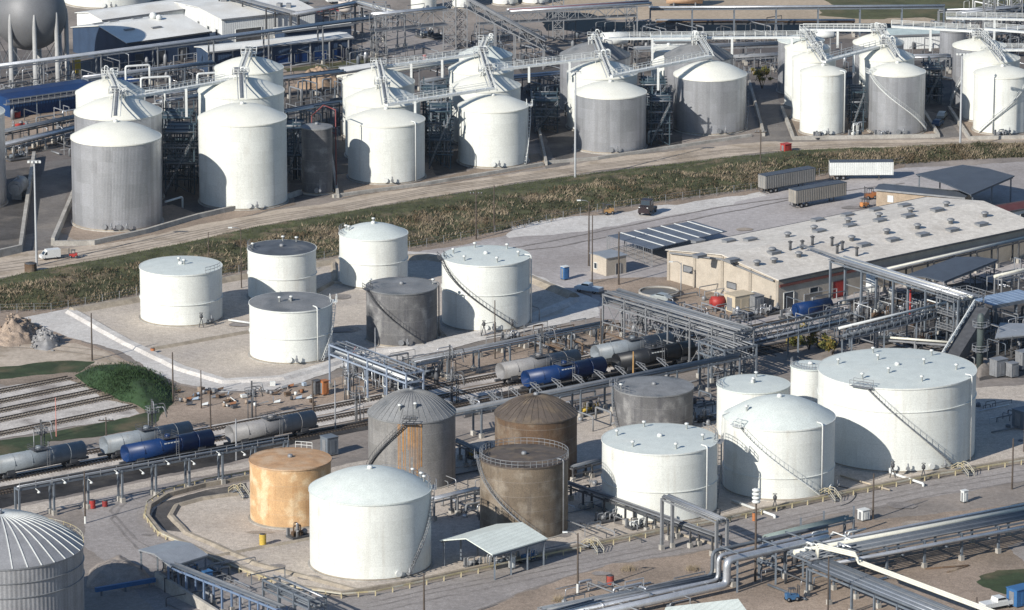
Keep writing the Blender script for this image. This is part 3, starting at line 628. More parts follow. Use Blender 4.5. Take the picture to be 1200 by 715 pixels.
# --- tanks in the front bund
tank('K1', 'grey tank with ribbed conical roof and orange rust stain', 483, 51, 576, 496, K1MAT, GREYROOF, 457, ribs=(40,0,GREYROOF), stair=(-6, -88), stairm=STEELD, vents=[(.75,-20),(.7,8)], sag=1)
tank('K2', 'brown domed tank behind the brown tank with the handrail', 628, 48, 570, 496, BROWN, BROWNROOF, 463, ribs=(32,0,BROWNROOF))
tank('K3', 'flat grey tank with rusty streaks beyond the front white tanks', 766, 46, 512, 465, DGREY, GREYROOF, None, stair=(-95,-60), vents=[(.9,-70)], railarc=[(-100,-40)])
tank('K4', 'brown tank with a handrail all round its dark roof', 614, 51.5, 634, 549, BROWN2, BROWNROOF, None, fullrail=True, stair=(-84, 22), stairm=STEELG, riser=(58,), man=())
tank('K5', 'big white domed tank in front beside the rusty orange tank', 434.5, 71, 682, 592, WHITE, WHITER, 549, stair=(88, 36), railarc=[(100,170)], stairm=STEELG, vents=[(.9,130),(.92,115),(.9,100)], man=(28,))
tank('K6', 'rusty orange peeling tank at the left end of the front bund', 341, 47.5, 621, 551, RUST, RUSTROOF, None, railarc=[(150,175)], stairm=STEELW, man=())
tank('K7', 'white flat-roofed tank in the middle of the front bund by the road', 772.5, 67.5, 614, 533, WHITE, WHITER, None, ring=(.45,), stair=(85, 105), vents=V6, riser=(50,), railarc=[(80,130)], ringm=WHITE)
tank('K8', 'white domed tank with diagonal stair in front of the huge white tank', 912, 65, 588, 505, WHITE, WHITER, 465, ring=(.32,), stair=(-46, 44), stairm=STEELW, vents=[(.7,-60)], riser=(45,-88), man=(62,), ringm=WHITE)
tank('K9', 'small white flat-roofed tank squeezed behind the white domed tank', 882, 42.5, 520, 461, WHITE, WHITER, None, railarc=[(-110,-60)], vents=[(.1,0),(.6,170)])
tank('K10', 'smallest white tank half hidden behind the huge white tank', 949, 23, 482, 434, WHITE, WHITER, None, railarc=[(-120,60)])
tank('K11', 'huge white flat-roofed tank with long stair, largest of all', 1049, 92, 555, 456, WHITE, WHITER, None, ring=(.72,), stair=(-26, 42), vents=V6+[(.35,100),(.35,220),(.4,340)], riser=(62,), man=(22,-5), ringm=WHITE, nsides=96)
tank('K12', 'grey tank with white-ribbed dome at the lower left corner', 4, 96, 775, 668, mat('grey_clad_wall', (.29,.295,.31), .6, var=.12, scale=.4, corr=110, bump=.4, fine=.1), mat('grey_dome_sheet', (.25,.255,.27), .55, var=.15, scale=.5), 602, ribs=(34,0,STEELW), ring=(.84,.68), ringm=STEELG, railarc=[(95,265)], stairm=RAILY, nsides=96)
# rust streak falling from the stair head of the grey tank
c, r, H, za = TANKS['K1']
m = MB(); rr = random.Random(4)
for i in range(13):
    a = -17+i*2.4+rr.uniform(-.8,.8); z1 = H*(.05+.75*rr.random()**1.6)
    m.lathe([(r+.012+.002*i, z1), (r+.012+.002*i, H-.25)], 2, (c.x, c.y, 0), True, R(a), R(a+rr.uniform(.5,2.0)))
k1 = [o for o in bpy.data.objects if o.get('label','').startswith('grey tank with ribbed conical')][0]
o = part(k1, 'rust_streak', m, STAIN); o['label'] = 'orange rust running down from the stair head'
# --- the sphere
f = G(32, 100); sc = SCALE(32, 100); rs = 43/sc; base = Vector((G(37,95).x, G(37,95).y, 0)); zc = ZAT(37, 16, base.y)
t = thing('gas_sphere', 'dull silver spherical pressure tank on pale legs at top left', 'tank', base)
m = MB(); m.ball((base.x, base.y, zc), rs, 64, 32); part(t, 'sphere_shell', m, SPHERE)
leg = MB(); leg.lathe([(.01,0),(.75,0),(.75,.6),(.52,.6),(.52,zc-rs*.35),(.40,zc-.2),(.22,zc+1.2),(.01,zc+1.3)], 14); lm = leg.mesh('leg', mat('pale_leg_paint', (.34,.345,.345), .6, var=.1))
for i in range(9):
    a = i*40+12; p = pol((0,0), rs*.98, a, 0); inst(t, 'leg', lm, p)
    for s in (1,):
        q = pol((0,0), rs*.98, a+40, 0); m = MB(); m.beam(base+p+Vector((0,0,1)), base+q+Vector((0,0,zc*.62)), .1); m.beam(base+q+Vector((0,0,1)), base+p+Vector((0,0,zc*.62)), .1); part(t, 'cross_brace', m, STEELG)
# ================================================================== buildings
def ax(phi): return Vector((math.cos(phi), math.sin(phi), 0)), Vector((math.sin(phi), -math.cos(phi), 0))
def slab(m, pts, th):
    """a sheet through the 3-D points, th thick downwards"""
    pts = [Vector(p) for p in pts]; n = len(pts); dn = Vector((0,0,-th))
    m.add(pts+[p+dn for p in pts], [tuple(range(n)), tuple(range(2*n-1, n-1, -1))]+[(i, n+i, n+(i+1) % n, (i+1) % n) for i in range(n)])
def gable(name, label, O, phi, L, W, eave, rise, wallm, roofm, ridge_along=True, trim=None, over=.4, cat='building'):
    """O = ground corner; length L along U(phi), width W along V(phi) (towards the camera); ridge runs along U"""
    u, v = ax(phi); O = Vector((O.x, O.y, 0)); t = thing(name, label, cat, O)
    P = lambda a, b, z: O+u*a+v*b+Vector((0,0,z))
    for nm, q in (('side_wall', [(0,0),(L,0)]), ('side_wall', [(0,W),(L,W)])):
        m = MB(); (a0,b0),(a1,b1) = q; s = .12 if b0 == 0 else -.12
        m.add([P(a0,b0,0),P(a1,b1,0),P(a1,b1,eave),P(a0,b0,eave),P(a0,b0+s,0),P(a1,b1+s,0),P(a1,b1+s,eave),P(a0,b0+s,eave)], [(0,1,2,3),(7,6,5,4),(0,3,7,4),(1,5,6,2),(3,2,6,7),(0,4,5,1)]); part(t, nm, m, wallm)
    for a in (0, L):
        m = MB(); s = .12 if a == 0 else -.12; q = [(W*.001,0),(W*.999,0),(W*.999,eave),(W/2,eave+rise-.02),(W*.001,eave)]
        m.add([P(a,b,z) for b, z in q]+[P(a+s,b,z) for b, z in q], [(0,1,2,3,4),(9,8,7,6,5)]+[(i,(i+1)%5,5+(i+1)%5,5+i) for i in range(5)]); part(t, 'gable_wall', m, wallm)
    for b0 in (-over, W+over):
        m = MB(); zz = eave-over*rise/(W/2); slab(m, [P(-over,b0,zz+.12),P(L+over,b0,zz+.12),P(L+over,W/2,eave+rise+.12),P(-over,W/2,eave+rise+.12)], .15); part(t, 'roof_slope', m, roofm)
    if trim:
        for b0 in (-over, W+over): m = MB(); zz = eave-over*rise/(W/2); m.beam(P(-over,b0,zz),P(L+over,b0,zz), .18, .35); part(t, 'gutter', m, trim)
    return t, P
def opening(t, P, face, a, z0, w, h, material, frame=STEELG, name='window', W=0):
    """a framed window or door standing proud of a wall; face 'v0'/'vW' long walls, 'u0' gable end"""
    m = MB(); f = MB()
    def q(s, z, o):
        return P(s, W+o if face == 'vW' else -o, z) if face[0] == 'v' else P(-o, s, z)
    for mm, s0, s1, za, zb, o in ((m, a, a+w, z0, z0+h, .06),):
        mm.add([q(s0,za,o),q(s1,za,o),q(s1,zb,o),q(s0,zb,o),q(s0,za,-.02),q(s1,za,-.02),q(s1,zb,-.02),q(s0,zb,-.02)], [(0,1,2,3),(7,6,5,4),(0,3,7,4),(1,5,6,2),(3,2,6,7),(0,4,5,1)])
    o = part(t, name, m, material)
    for s0, za, s1, zb in ((a,z0,a+w,z0),(a,z0+h,a+w,z0+h),(a,z0,a,z0+h),(a+w,z0,a+w,z0+h)): f.beam(q(s0,za,.08), q(s1,zb,.08), .12)
    part(o, 'frame', f, frame)
# --- big tan warehouse
EV, RS = 6.0, 2.0
O = G(783, 293, EV); LW, WW = 70.0, 31.5
t, P = gable('warehouse', 'long tan warehouse with pale low-pitched roof studded with vents', O, R(40.0), LW, WW, EV, RS, WALLB, ROOFT, trim=STEELD)
def roof_z(p):
    u, v = ax(R(40.0)); d = Vector((p.x-O.x, p.y-O.y, 0)); b = d.dot(v); return EV+.14+RS*(1-abs(b-WW/2)/(WW/2))
def on_roof(px, py):
    z = EV+1
    for _ in range(6): p = G(px, py, z); z = roof_z(p)
    return p
mc = MB(); mc.box((0,0,.18), (2.4,1.5,.5), R(40)); mc.box((0,0,.48), (2.6,1.7,.1), R(40)); curb = mc.mesh('skylight_curb', STEELG)
mf = MB(); mf.lathe([(.01,-.2),(.45,-.2),(.45,.6),(.75,.65),(.78,.85),(.45,1.05),(.01,1.1)], 14); fan = mf.mesh('roof_fan', STEELG)
for (x, y) in [(958,259),(993,253),(1026,247),(1060,242),(1098,247),(1064,254),(1031,259.5),(996,265.5),(960,272),(1012,288),(1046,282),(1081,276),(1116,270.5),(1150,264),(907,297),(818,284),(854,283.5),(879,282),(820,301),(858,306)]: inst(t, 'skylight_curb', curb, on_roof(x, y)-origin(t))
for (x, y) in [(923,278),(954,270),(994,261),(1030,255),(1067,249),(1109,242),(1154,254),(1114,262),(1075,268),(1039,274),(998,282),(936,301),(907,308),(905,296),(887,311)]: inst(t, 'roof_fan', fan, on_roof(x, y)-origin(t))
mp = MB(); mp.tube((0,0,-.3), (0,0,1.7), .28, 10); mp.lathe([(.01,1.9),(.5,1.65),(.5,1.55),(.01,1.55)], 10); pip = mp.mesh('roof_flue', STEELD)
for (x, y) in [(952,287),(975,288),(987,293),(940,292),(1004,300),(981,297),(926,293)]: inst(t, 'roof_flue', pip, on_roof(x, y)-origin(t))
for a in (0, 7.8, 15.7, 23.6, 31.5):          # pilasters and services on the gable end
    m = MB(); m.beam(P(-.2,min(max(a,.3),WW-.3),0), P(-.2,min(max(a,.3),WW-.3),EV+RS*(1-abs(a-WW/2)/(WW/2))-.3), .5, .35); part(t, 'pilaster', m, WALLB)
m = MB(); m.beam(P(-.45,1,EV-.3), P(-.45,WW/2,EV+RS-.8), .3); m.beam(P(-.45,WW/2,EV+RS-.8), P(-.45,WW-1,EV-.3), .3); part(t, 'pipe_run', m, STEELG)
opening(t, P, 'u0', 4.5, 2.6, 2.6, 1.3, STEELG, STEELD, 'louvre'); opening(t, P, 'u0', 17, 1.8, 2.6, 1.2, STEELG, STEELD, 'louvre'); opening(t, P, 'u0', 24, 0.05, 1.2, 2.3, STEELD, STEELW, 'door')
opening(t, P, 'vW', 1.2, .05, 2.6, 3.2, STEELD, STEELW, 'door', WW); opening(t, P, 'vW', 8.0, 1.9, 2.2, 1.2, GLASS, STEELG, 'window', WW); opening(t, P, 'vW', 14, .05, 3, 3.4, RED, STEELD, 'door', WW)
m = MB(); m.beam(P(0,WW+.2,EV-1.2), P(20,WW+.2,EV-1.2), .25, .5); part(t, 'fascia', m, mat('dark_red_fascia', (.16,.06,.05), .7))
# --- lean-to with white-striped glazing behind the warehouse
Oc = G(714, 282, 0); z = 3.0
t = thing('carport', 'low slate carport roof crossed by white beams, behind the tan warehouse', 'canopy', Oc)
pa = [G(712,276,z), G(812,259,z), G(852,271,z+.6), G(764,292,z+.6)]
m = MB(); slab(m, pa, .12); part(t, 'roof_sheet', m, mat('slate_translucent_sheet', (.11,.13,.165), .6, var=.15))
for i in range(6):
    f = (i+1.0)/6.4; a = pa[0].lerp(pa[1], f); b = pa[3].lerp(pa[2], f); m = MB(); m.beam(a+Vector((0,0,.12)), b+Vector((0,0,.12)), .26, .12); part(t, 'white_beam', m, STEELW)
for f in (0,.2,.4,.6,.8,1):
    a = pa[0].lerp(pa[1], f); m = MB(); m.beam((a.x,a.y,0), a, .2); part(t, 'post', m, STEELG)
    a = pa[3].lerp(pa[0], f*.95); m = MB(); m.beam((a.x+.05,a.y,0), a, .14); part(t, 'post', m, STEELG)
m = MB()
for i in range(26):
    a = pa[0].lerp(pa[3], i/25); m.beam((a.x-.2,a.y,.1), (a.x-.2,a.y,a.z-.2), .05)
for z_ in (.5,1.6,2.7): m.beam((pa[0].x-.2,pa[0].y,z_), (pa[3].x-.2,pa[3].y,z_), .06)
part(t, 'mesh_fence', m, STEELG, stuff=True)
# --- small tan shed
t, P = gable('pump_shed', 'small tan shed with pale flat roof next to the blue portable toilet', G(692,318,0)+Vector((0,0,0)), R(36), 4.8, 5.2, 3.6, .15, WALLB, ROOFGR, over=.2)
opening(t, P, 'u0', 1.2, .9, 1.0, 1.2, GLASS, STEELW); opening(t, P, 'vW', 2.2, .05, 1.1, 2.2, STEELD, STEELG, 'door', 5.2)
# --- top-left works buildings
t, P = gable('works_building', 'long white works building with shaded blue-grey side at top left', G(90,15,5.2), R(37), 30, 11.5, 5.2, .9, WALLW, ROOFW, trim=STEELG)
for a in (4, 10, 15, 21): opening(t, P, 'vW', a, 2.0, 1.6, 1.2, GLASS, STEELW, 'window', 11.5)
t, P = gable('works_building', 'large white works building with two small windows in its lit end', G(206,3,6.0), R(30), 25, 25, 6.0, .9, WALLW, ROOFW, trim=STEELG)
opening(t, P, 'u0', 17, 1.6, 1.2, 1.6, GLASS, STEELW); opening(t, P, 'u0', 21.5, 1.6, 1.2, 1.6, GLASS, STEELW); opening(t, P, 'u0', 12, 1.0, .7, 2.4, STEELG, STEELG, 'door')
opening(t, P, 'vW', 3.5, .05, 7, 3.2, STEELD, STEELW, 'door', 25)
for i, (a, b) in enumerate(((9,8),(11,9.5),(13,8.5),(16,10),(18,20),(20,21))):
    m = MB(); q = P(a,b,6.0+.9*(1-abs(b-12.5)/12.5)); m.box((q.x,q.y,q.z+.6), (1.4,1.1,1.0), .3*i); part(t, 'roof_unit', m, STEELG)
t, P = gable('process_hall', 'white-roofed blue hall standing next to the steel sphere', G(85,32,6.0), R(37), 23, 24, 6.0, 2.2, WALLBL, ROOFW, trim=STEELD)
for i, (a, b) in enumerate(((4,5),(9,4),(15,5),(5,17),(12,18),(19,6))):
    m = MB(); q = P(a,b,6.12+2.2*(1-abs(b-12)/12)); m.box((q.x,q.y,q.z+.18), (2.6,.8,.3), R(37)); part(t, 'ridge_vent', m, STEELG)
m = MB(); q = P(15,12,8.4); m.ball((q.x,q.y,q.z+.5), .9, 12, 8); m.ball((q.x+1.4,q.y-.6,q.z+.2), .7, 12, 8); part(t, 'roof_cowl', m, STEELW)
for a in (2,8,14,20): opening(t, P, 'vW', a, .1, 2.4, 3.0, STEELD, STEELB, 'door', 24)
t, P = gable('loading_shed', 'long open white-roofed loading shed above blue tank wagons', G(230,55,5.2), R(28), 37, 7, 5.2, .5, WALLBL, ROOFW, trim=STEELG)
for a in range(1, 37, 5): m = MB(); m.beam(P(a,7.2,0), P(a,7.2,5.0), .35); part(t, 'post', m, STEELG)
for a in range(2, 36, 5): opening(t, P, 'vW', a, .6, 3.4, 2.2, BLUE, STEELB, 'bay', 7)
t, P = gable('loading_shed', 'narrow white-roofed shed farther back along the pipe bridge', G(322,33,5.0), R(30), 18, 5, 5.0, .5, WALLBL, ROOFW, trim=STEELG)
t, P = gable('blue_shed', 'deep blue low shed with walkway railing beneath the steel sphere', G(-12,130,0), R(36), 34, 9, 4.2, .3, mat('deep_blue_siding', (.008,.04,.13), .5, var=.15, corr_lin=(6,6)), mat('deep_blue_roof', (.008,.035,.12), .5, var=.2), trim=STEELB)
m = MB(); m.beam(P(-2,10.2,3.4), P(34,10.2,3.4), 1.4, .12); w = part(t, 'walkway', m, STEELG); m = MB(); railing(m, [P(-2,10.9,3.45), P(34,10.9,3.45)], 1.1, 1.6, .05); part(w, 'railing', m, STEELG)
for a in range(0, 35, 6): m = MB(); m.beam(P(a,10.6,0), P(a,10.6,3.3), .18); part(t, 'post', m, STEELB)
t, P = gable('dark_shed', 'low slate-roofed shed at the top edge behind the silos at right', G(1036,34,3.5), R(10), 15, 8, 3.5, .6, WALLW, mat('pale_teal_roof', (.42,.50,.50), .6), trim=STEELG)
t, P = gable('long_white_shed', 'pale flat shed behind the grey-roofed silver silo', G(764,42,4.0), R(4), 11, 7, 4.0, .4, WALLW, mat('pale_teal_roof_sheet', (.50,.57,.57), .6), trim=STEELG)
# --- yard buildings at right
t, P = gable('store_building', 'brown brick store with slate roof beside the dark canopy', G(1036,236,0), R(-24), 19, 4.8, 3.6, .4, mat('brown_brick', (.33,.265,.20), .85, var=.15, scale=1.), ROOFDB, trim=STEELG)
opening(t, P, 'vW', 2.5, 1.2, 1.2, 1.3, STEELW, STEELW, 'window', 4.8); opening(t, P, 'vW', 9, .05, 1.2, 2.2, STEELW, STEELW, 'door', 4.8)
t, P = gable('site_office', 'pale site office with dark red roof at the right edge', G(1150,262,0), R(34), 20, 5, 3.2, .5, WALLW, mat('dark_red_roof', (.10,.035,.035), .7, var=.2), trim=STEELD)
for a in (2.5, 6, 10, 14): opening(t, P, 'vW', a, 1.1, 1.2, 1.2, GLASS, STEELW, 'window', 5)
def canopy(label, corners, z, rise, roofm, legm, nb=3, name='canopy', over=0, leg=.28, th=.22):
    """corner picture points of the eaves (z high), hipped or ridged by rise along the middle of side 0-1"""
    c = [G(x, y, z) for x, y in corners]; ce = sum(c, Vector())/4; t = thing(name, label, 'canopy', (ce.x, ce.y, 0))
    a, b = c[0].lerp(c[3], .5)+Vector((0,0,rise)), c[1].lerp(c[2], .5)+Vector((0,0,rise))
    m = MB(); slab(m, [c[0],c[1],b,a], th); part(t, 'roof_slope', m, roofm); m = MB(); slab(m, [a,b,c[2],c[3]], th); part(t, 'roof_slope', m, roofm)
    for s, e in ((0,1),(3,2)):
        for i in range(nb):
            p = c[s].lerp(c[e], .04+.92*i/(nb-1)).lerp(ce, .04); m = MB(); m.beam((p.x,p.y,0), (p.x,p.y,z), leg); part(t, 'post', m, legm)
        m = MB(); m.beam(c[s].lerp(ce,.04)-Vector((0,0,.35)), c[e].lerp(ce,.04)-Vector((0,0,.35)), .2, .35); part(t, 'eaves_beam', m, legm)
    return t, c
canopy('dark slate pyramid-like canopy on posts in the far yard', [(1073,204),(1128,193),(1189,206),(1138,228)], 6.0, .35, ROOFDB, STEELB)
canopy('slate canopy with steelwork beneath, in front of the warehouse', [(1062,322),(1120,301),(1170,304),(1106,330)], 5.0, .3, ROOFDB, STEELB)
t, c = canopy('curved pale mint canopy beside the road over pump gear', [(577,650),(642,631),(582,614),(515,633)], 4.4, 1.5, ROOFMINT, STEELB, 4, th=.18)
canopy('grey gabled canopy at the lower left beyond the ribbed dome', [(200,664),(244,650),(205,633),(162,644)], 4.6, .7, ROOFGR, STEELB, 3)
canopy('round-backed pale roof cut by the bottom picture edge', [(770,735),(880,722),(850,705),(790,712)], 4.0, 1.6, ROOFMINT, STEELG, 3)
canopy('small white canopy over pumps at the top, beside the scrap heap', [(392,86),(440,78),(446,72),(398,79)], 4.0, .2, ROOFW, STEELG, 2)
# ================================================================== pipe racks, bridges and walkways
def rack(label, a, b, z, w=4.0, sp=6.0, pipes=(), levels=1, dz=1.6, steel=STEELB, foot=True, post=.28, brace=False, name='pipe_rack', stringers=True, legs=True, side=1):
    """a, b = ends of the centre line (Vectors on the ground); pipes = (offset -1..1, level, radius, material)"""
    a, b = Vector((a.x,a.y,0)), Vector((b.x,b.y,0)); d = b-a; Ln = d.length; d.normalize(); s = Vector((d.y,-d.x,0)); ang = math.atan2(d.y, d.x)
    t = thing(name, label, 'pipe rack', a); n = max(1, round(Ln/sp)); top = z+(levels-1)*dz
    if legs:
        m = MB(); m.box((0,0,top/2), (post, post, top), ang); pm = m.mesh('post', steel); fm = None
        if foot: m = MB(); m.box((0,0,.45), (.7,.7,.9), ang); fm = m.mesh('footing', CONC)
        for i in range(n+1):
            for sg in (-1, 1):
                q = d*(Ln*i/n)+s*(sg*w/2); po = inst(t, 'post', pm, q)
                if fm: inst(po, 'footing', fm, (0,0,0))
    m = MB(); m.box((0,0,-.16), (.22, w+.4, .3), ang); cm = m.mesh('cross_beam', steel)
    for i in range(n+1):
        for l in range(levels): inst(t, 'cross_beam', cm, d*(Ln*i/n)+Vector((0,0,z+l*dz)))
    if stringers:
        for l in range(levels):
            for sg in (-1, 1): m = MB(); m.beam(a+s*(sg*w/2)+Vector((0,0,z+l*dz-.2)), b+s*(sg*w/2)+Vector((0,0,z+l*dz-.2)), .18, .3); part(t, 'stringer', m, steel)
    if brace:
        for i in range(n):
            for sg in (-1, 1):
                p, q = a+d*(Ln*i/n)+s*(sg*w/2), a+d*(Ln*(i+1)/n)+s*(sg*w/2); m = MB(); zz = Vector((0,0,top-.3))
                m.beam(p+Vector((0,0,.6)), q+zz, .1); m.beam(q+Vector((0,0,.6)), p+zz, .1); part(t, 'cross_brace', m, steel, stuff=True)
    for (o, l, r, mt) in pipes:
        zz = z+l*dz+r+.02; e = random.uniform(-.3,.6); m = MB(); m.tube(a-d*e+s*(o*w/2)+Vector((0,0,zz)), b+d*e+s*(o*w/2)+Vector((0,0,zz)), r, 10); part(t, 'pipe', m, mt)
    return t, d, s, a, Ln
def bundle(seed, n, lev=0, rs=(.07,.2), mats=(PIPE_B,PIPE_G,PIPE_S)):
    rr = random.Random(seed); return [(-.88+1.76*(i+.5)/n, lev, rr.uniform(*rs), rr.choice(mats)) for i in range(n)]
PZ = lambda x, y, z: G(x, y, z)
# along the tank-car tracks, left: lamp-lined loading walkway on concrete-footed posts
t, d, s, a, Ln = rack('blue-grey loading walkway on concrete-footed posts along the tank cars', PZ(20,572,5.6), PZ(335,515,5.6), 5.6, 1.3, 6.1, [(-.5,0,.12,PIPE_S),(.4,0,.1,PIPE_B)], post=.3)
m = MB(); railing(m, [a+s*.8+Vector((0,0,5.6)), a+d*Ln+s*.8+Vector((0,0,5.6))], 1.0, 3, .045); part(t, 'railing', m, STEELG)
lamp = MB(); lamp.beam((0,0,0), (0,-1.1,-.2), .08); lamp.lathe([(.01,-.1),(.22,-.2),(.3,-.42),(.01,-.42)], 8, (0,-1.1,-.05)); lm = lamp.mesh('work_lamp', STEELW)
for i in range(9): inst(t, 'work_lamp', lm, d*(3+i*4.9)+s*.7+Vector((0,0,6.0 if i % 2 else 5.2)), PHI)
# right half: broad grey pipeway beside the blue and black cars
t, d, s, a, Ln = rack('broad blue-grey pipeway with folding gangways beside the blue tank car', PZ(520,486,5.2), PZ(862,418,5.2), 5.2, 2.4, 7.5, [(-.7,0,.2,PIPE_B),(-.25,0,.28,PIPE_B),(.3,0,.38,PIPE_G),(.8,0,.2,PIPE_B)], steel=STEELB)
for i in range(11):
    p = a+d*(3+i*4.7)-s*1.2+Vector((0,0,5.5)); m = MB(); e = p-s*2.6+Vector((0,0,.9)); m.beam(p-d*.35, e-d*.35, .08, .16); m.beam(p+d*.35, e+d*.35, .08, .16); m.beam(e-d*.35, e+d*.35, .1)
    for k in range(1,5): q = p.lerp(e, k/5); m.beam(q-d*.35, q+d*.35, .14, .05)
    m.beam(p-d*.35, p-d*.35+Vector((0,0,1.2)), .07); m.beam(p-d*.35+Vector((0,0,1.2)), e-d*.35+Vector((0,0,.3)), .07); part(t, 'gangway', m, STEELG)
# loading gantry in front of the dark grey tank
t, d, s, a, Ln = rack('tall open blue-grey loading gantry in front of the dark grey tank', PZ(396,402,8.0), PZ(486,436,8.0), 6.4, 3.6, 6.0, bundle(3,7,0,(.08,.16),(PIPE_S,STEELW,PIPE_B))+bundle(4,3,1,(.08,.14)), levels=2, dz=1.7, steel=mat('pale_blue_steel', (.26,.31,.39), .5, var=.1), post=.25)
rr = random.Random(12)
for i in range(14):
    q = a+d*rr.uniform(2,Ln)+s*rr.uniform(-1.7,1.7); m = MB(); zz = rr.uniform(5.2,6.6); m.path(bend([q+Vector((0,0,zz)), q+Vector((0,0,zz-2)), q+d*1.2+Vector((0,0,zz-2)), q+d*1.2+Vector((0,0,zz-3.5))], .3), .09, 6); part(t, 'drop_pipe', m, rr.choice((STEELG,PIPE_S,STEELW)))
rack('single elevated pipe run along the edge of the gravel pad', PZ(484,424,4.2), PZ(702,381,4.2), 4.2, 1.6, 7.2, [(-.6,0,.2,PIPE_G),(.1,0,.26,PIPE_G),(.7,0,.12,PIPE_S)])
rack('low pipe run with rusty supports between pad edge and tracks', PZ(560,408,1.6), PZ(715,377,1.6), 1.6, 1.6, 5.5, [(-.5,0,.16,PIPE_G),(.4,0,.12,mat('rusty_pipe', (.16,.10,.07), .8))], steel=mat('rusty_steel', (.15,.10,.075), .8))
# open steel frame beside the warehouse yard
t, d, s, a, Ln = rack('tall open braced steel frame straddling the tracks near the pickup truck', PZ(718,342,9.0), PZ(872,387,9.0), 7.2, 4.6, 6.4, bundle(5,5,0,(.1,.2),(PIPE_S,PIPE_G,STEELG))+bundle(6,6,1,(.1,.2),(PIPE_G,PIPE_B,STEELG)), levels=2, dz=1.8, steel=STEELG, brace=True, post=.26)
for q0, q1 in ((0,1),(1,2),(2,3),(3,4)):
    for sg in (-1,1):
        m = MB(); m.beam(a+d*(Ln*q0/6)+s*(sg*2.3)+Vector((0,0,3.6)), a+d*(Ln*(q0+1)/6)+s*(sg*2.3)+Vector((0,0,3.6)), .18); part(t, 'girt', m, STEELG)
rack('second open steel frame just right of the black tank car', PZ(838,396,7.0), PZ(868,407,7.0), 5.0, 7.0, 4.0, bundle(8,8,0,(.08,.16),(PIPE_G,STEELG,PIPE_B))+bundle(9,6,1,(.08,.16),(PIPE_G,STEELG)), levels=2, dz=2.0, steel=STEELB, brace=True)
rr = random.Random(5); t0 = thing('pipe_manifold', 'tangle of grey manifold pipes and valves beneath the steel frame', 'manifold', G(800,405))
for i in range(26):
    p = G(rr.uniform(725,870), 0, 0) if False else G(760+rr.uniform(0,110), 392+rr.uniform(0,26)); h = rr.uniform(.6,2.6); dd = U if rr.random() < .5 else V; l = rr.uniform(2,7)
    m = MB(); m.path(bend([p+Vector((0,0,.05)), p+Vector((0,0,h)), p+dd*l+Vector((0,0,h)), p+dd*l+Vector((0,0,.05))], .4), rr.uniform(.08,.18), 7); part(t0, 'manifold_pipe', m, rr.choice((STEELG,PIPE_G,PIPE_S,STEELD)))
# truss bridges running right from the frame
def truss(label, a, b, z, h, w, steel, pipes=(), legs=(), name='truss_bridge', ph=None, deck=True, cat='bridge', t1=None):
    a, b = Vector((a.x,a.y,z)), Vector((b.x,b.y,z if t1 is None else t1)); d = b-a; Ln = d.length; d.normalize(); s = Vector((d.y,-d.x,0)).normalized(); n = max(2, round(Ln/(ph or h*1.1)))
    t = thing(name, label, cat, (a.x,a.y,0)); upv = Vector((0,0,h))
    for sg in (-1,1):
        m = MB(); o = s*(sg*w/2); m.beam(a+o, b+o, .22); part(t, 'bottom_chord', m, steel); m = MB(); m.beam(a+o+upv, b+o+upv, .22); part(t, 'top_chord', m, steel)
        for i in range(n):
            p, q = a.lerp(b, i/n)+o, a.lerp(b, (i+1)/n)+o; m = MB(); m.beam(p, p+upv, .13); m.beam(p, q+upv, .12) if i % 2 else m.beam(p+upv, q, .12)
            part(t, 'web', m, steel, stuff=True)
    if deck: m = MB(); m.beam(a+Vector((0,0,.05)), b+Vector((0,0,.05)), w, .1); part(t, 'deck', m, STEELD)
    for (o, zz, r, mt) in pipes: m = MB(); m.tube(a+s*(o*w/2)+Vector((0,0,zz)), b+s*(o*w/2)+Vector((0,0,zz)), r, 10); part(t, 'pipe', m, mt)
    for f in legs:
        p = a.lerp(b, f)
        for sg in (-1,1): m = MB(); q = p+s*(sg*w/2); m.beam((q.x,q.y,0), q, .3); part(t, 'leg', m, steel)
    return t
truss('blue-grey truss bridge left of the green column', PZ(868,405,4.6), PZ(990,377,4.6), 4.6, 2.4, 2.6, STEELB, [(-.4,.4,.22,PIPE_G),(.3,.4,.25,PIPE_S),(0,1.8,.2,PIPE_G)], (.0,.5,1))
truss('blue-grey conveyor bridge rising right above the green bay', PZ(986,396,5.0), PZ(1112,362,5.6), 5.0, 1.6, 2.4, STEELB, [(-.5,1.7,.25,STEELW),(.4,.5,.3,PIPE_B)], (.05,.35,.65,.97))
rack('tall multi-pipe bridge running down from the warehouse roof', PZ(982,304,9.2), PZ(1132,350,9.2), 9.2, 3.6, 9.5, [(-.9,0,.24,PIPE_S),(-.55,0,.18,PIPE_W),(-.2,0,.22,PIPE_S),(.2,0,.26,PIPE_S),(.55,0,.14,PIPE_W),(.88,0,.24,PIPE_G)], steel=STEELB, post=.36)
rack('slim pipe run crossing the warehouse roof', PZ(940,290,8.3), PZ(984,303,8.6), 8.6, 1.0, 5.0, [(-.5,0,.12,PIPE_G),(.5,0,.1,PIPE_G)], legs=False, stringers=False)
rack('pale pipe run low behind the huge white tank', PZ(1028,396,3.0), PZ(1118,403,3.0), 3.0, 1.0, 8, [(0,0,.22,PIPE_W)], steel=STEELG)
rack('pipe run along the front wall of the warehouse at right', PZ(1040,312,5.2), PZ(1215,272,5.2), 4.4, 1.6, 6, [(-.6,0,.22,PIPE_G),(.1,0,.26,PIPE_W),(.8,0,.2,PIPE_G)], steel=STEELD)
rack('pale pipe run right of the slate canopy', PZ(1170,326,4.6), PZ(1230,312,4.6), 4.6, 1.8, 5, [(-.6,0,.3,PIPE_W),(.4,0,.2,PIPE_G)], steel=STEELG)
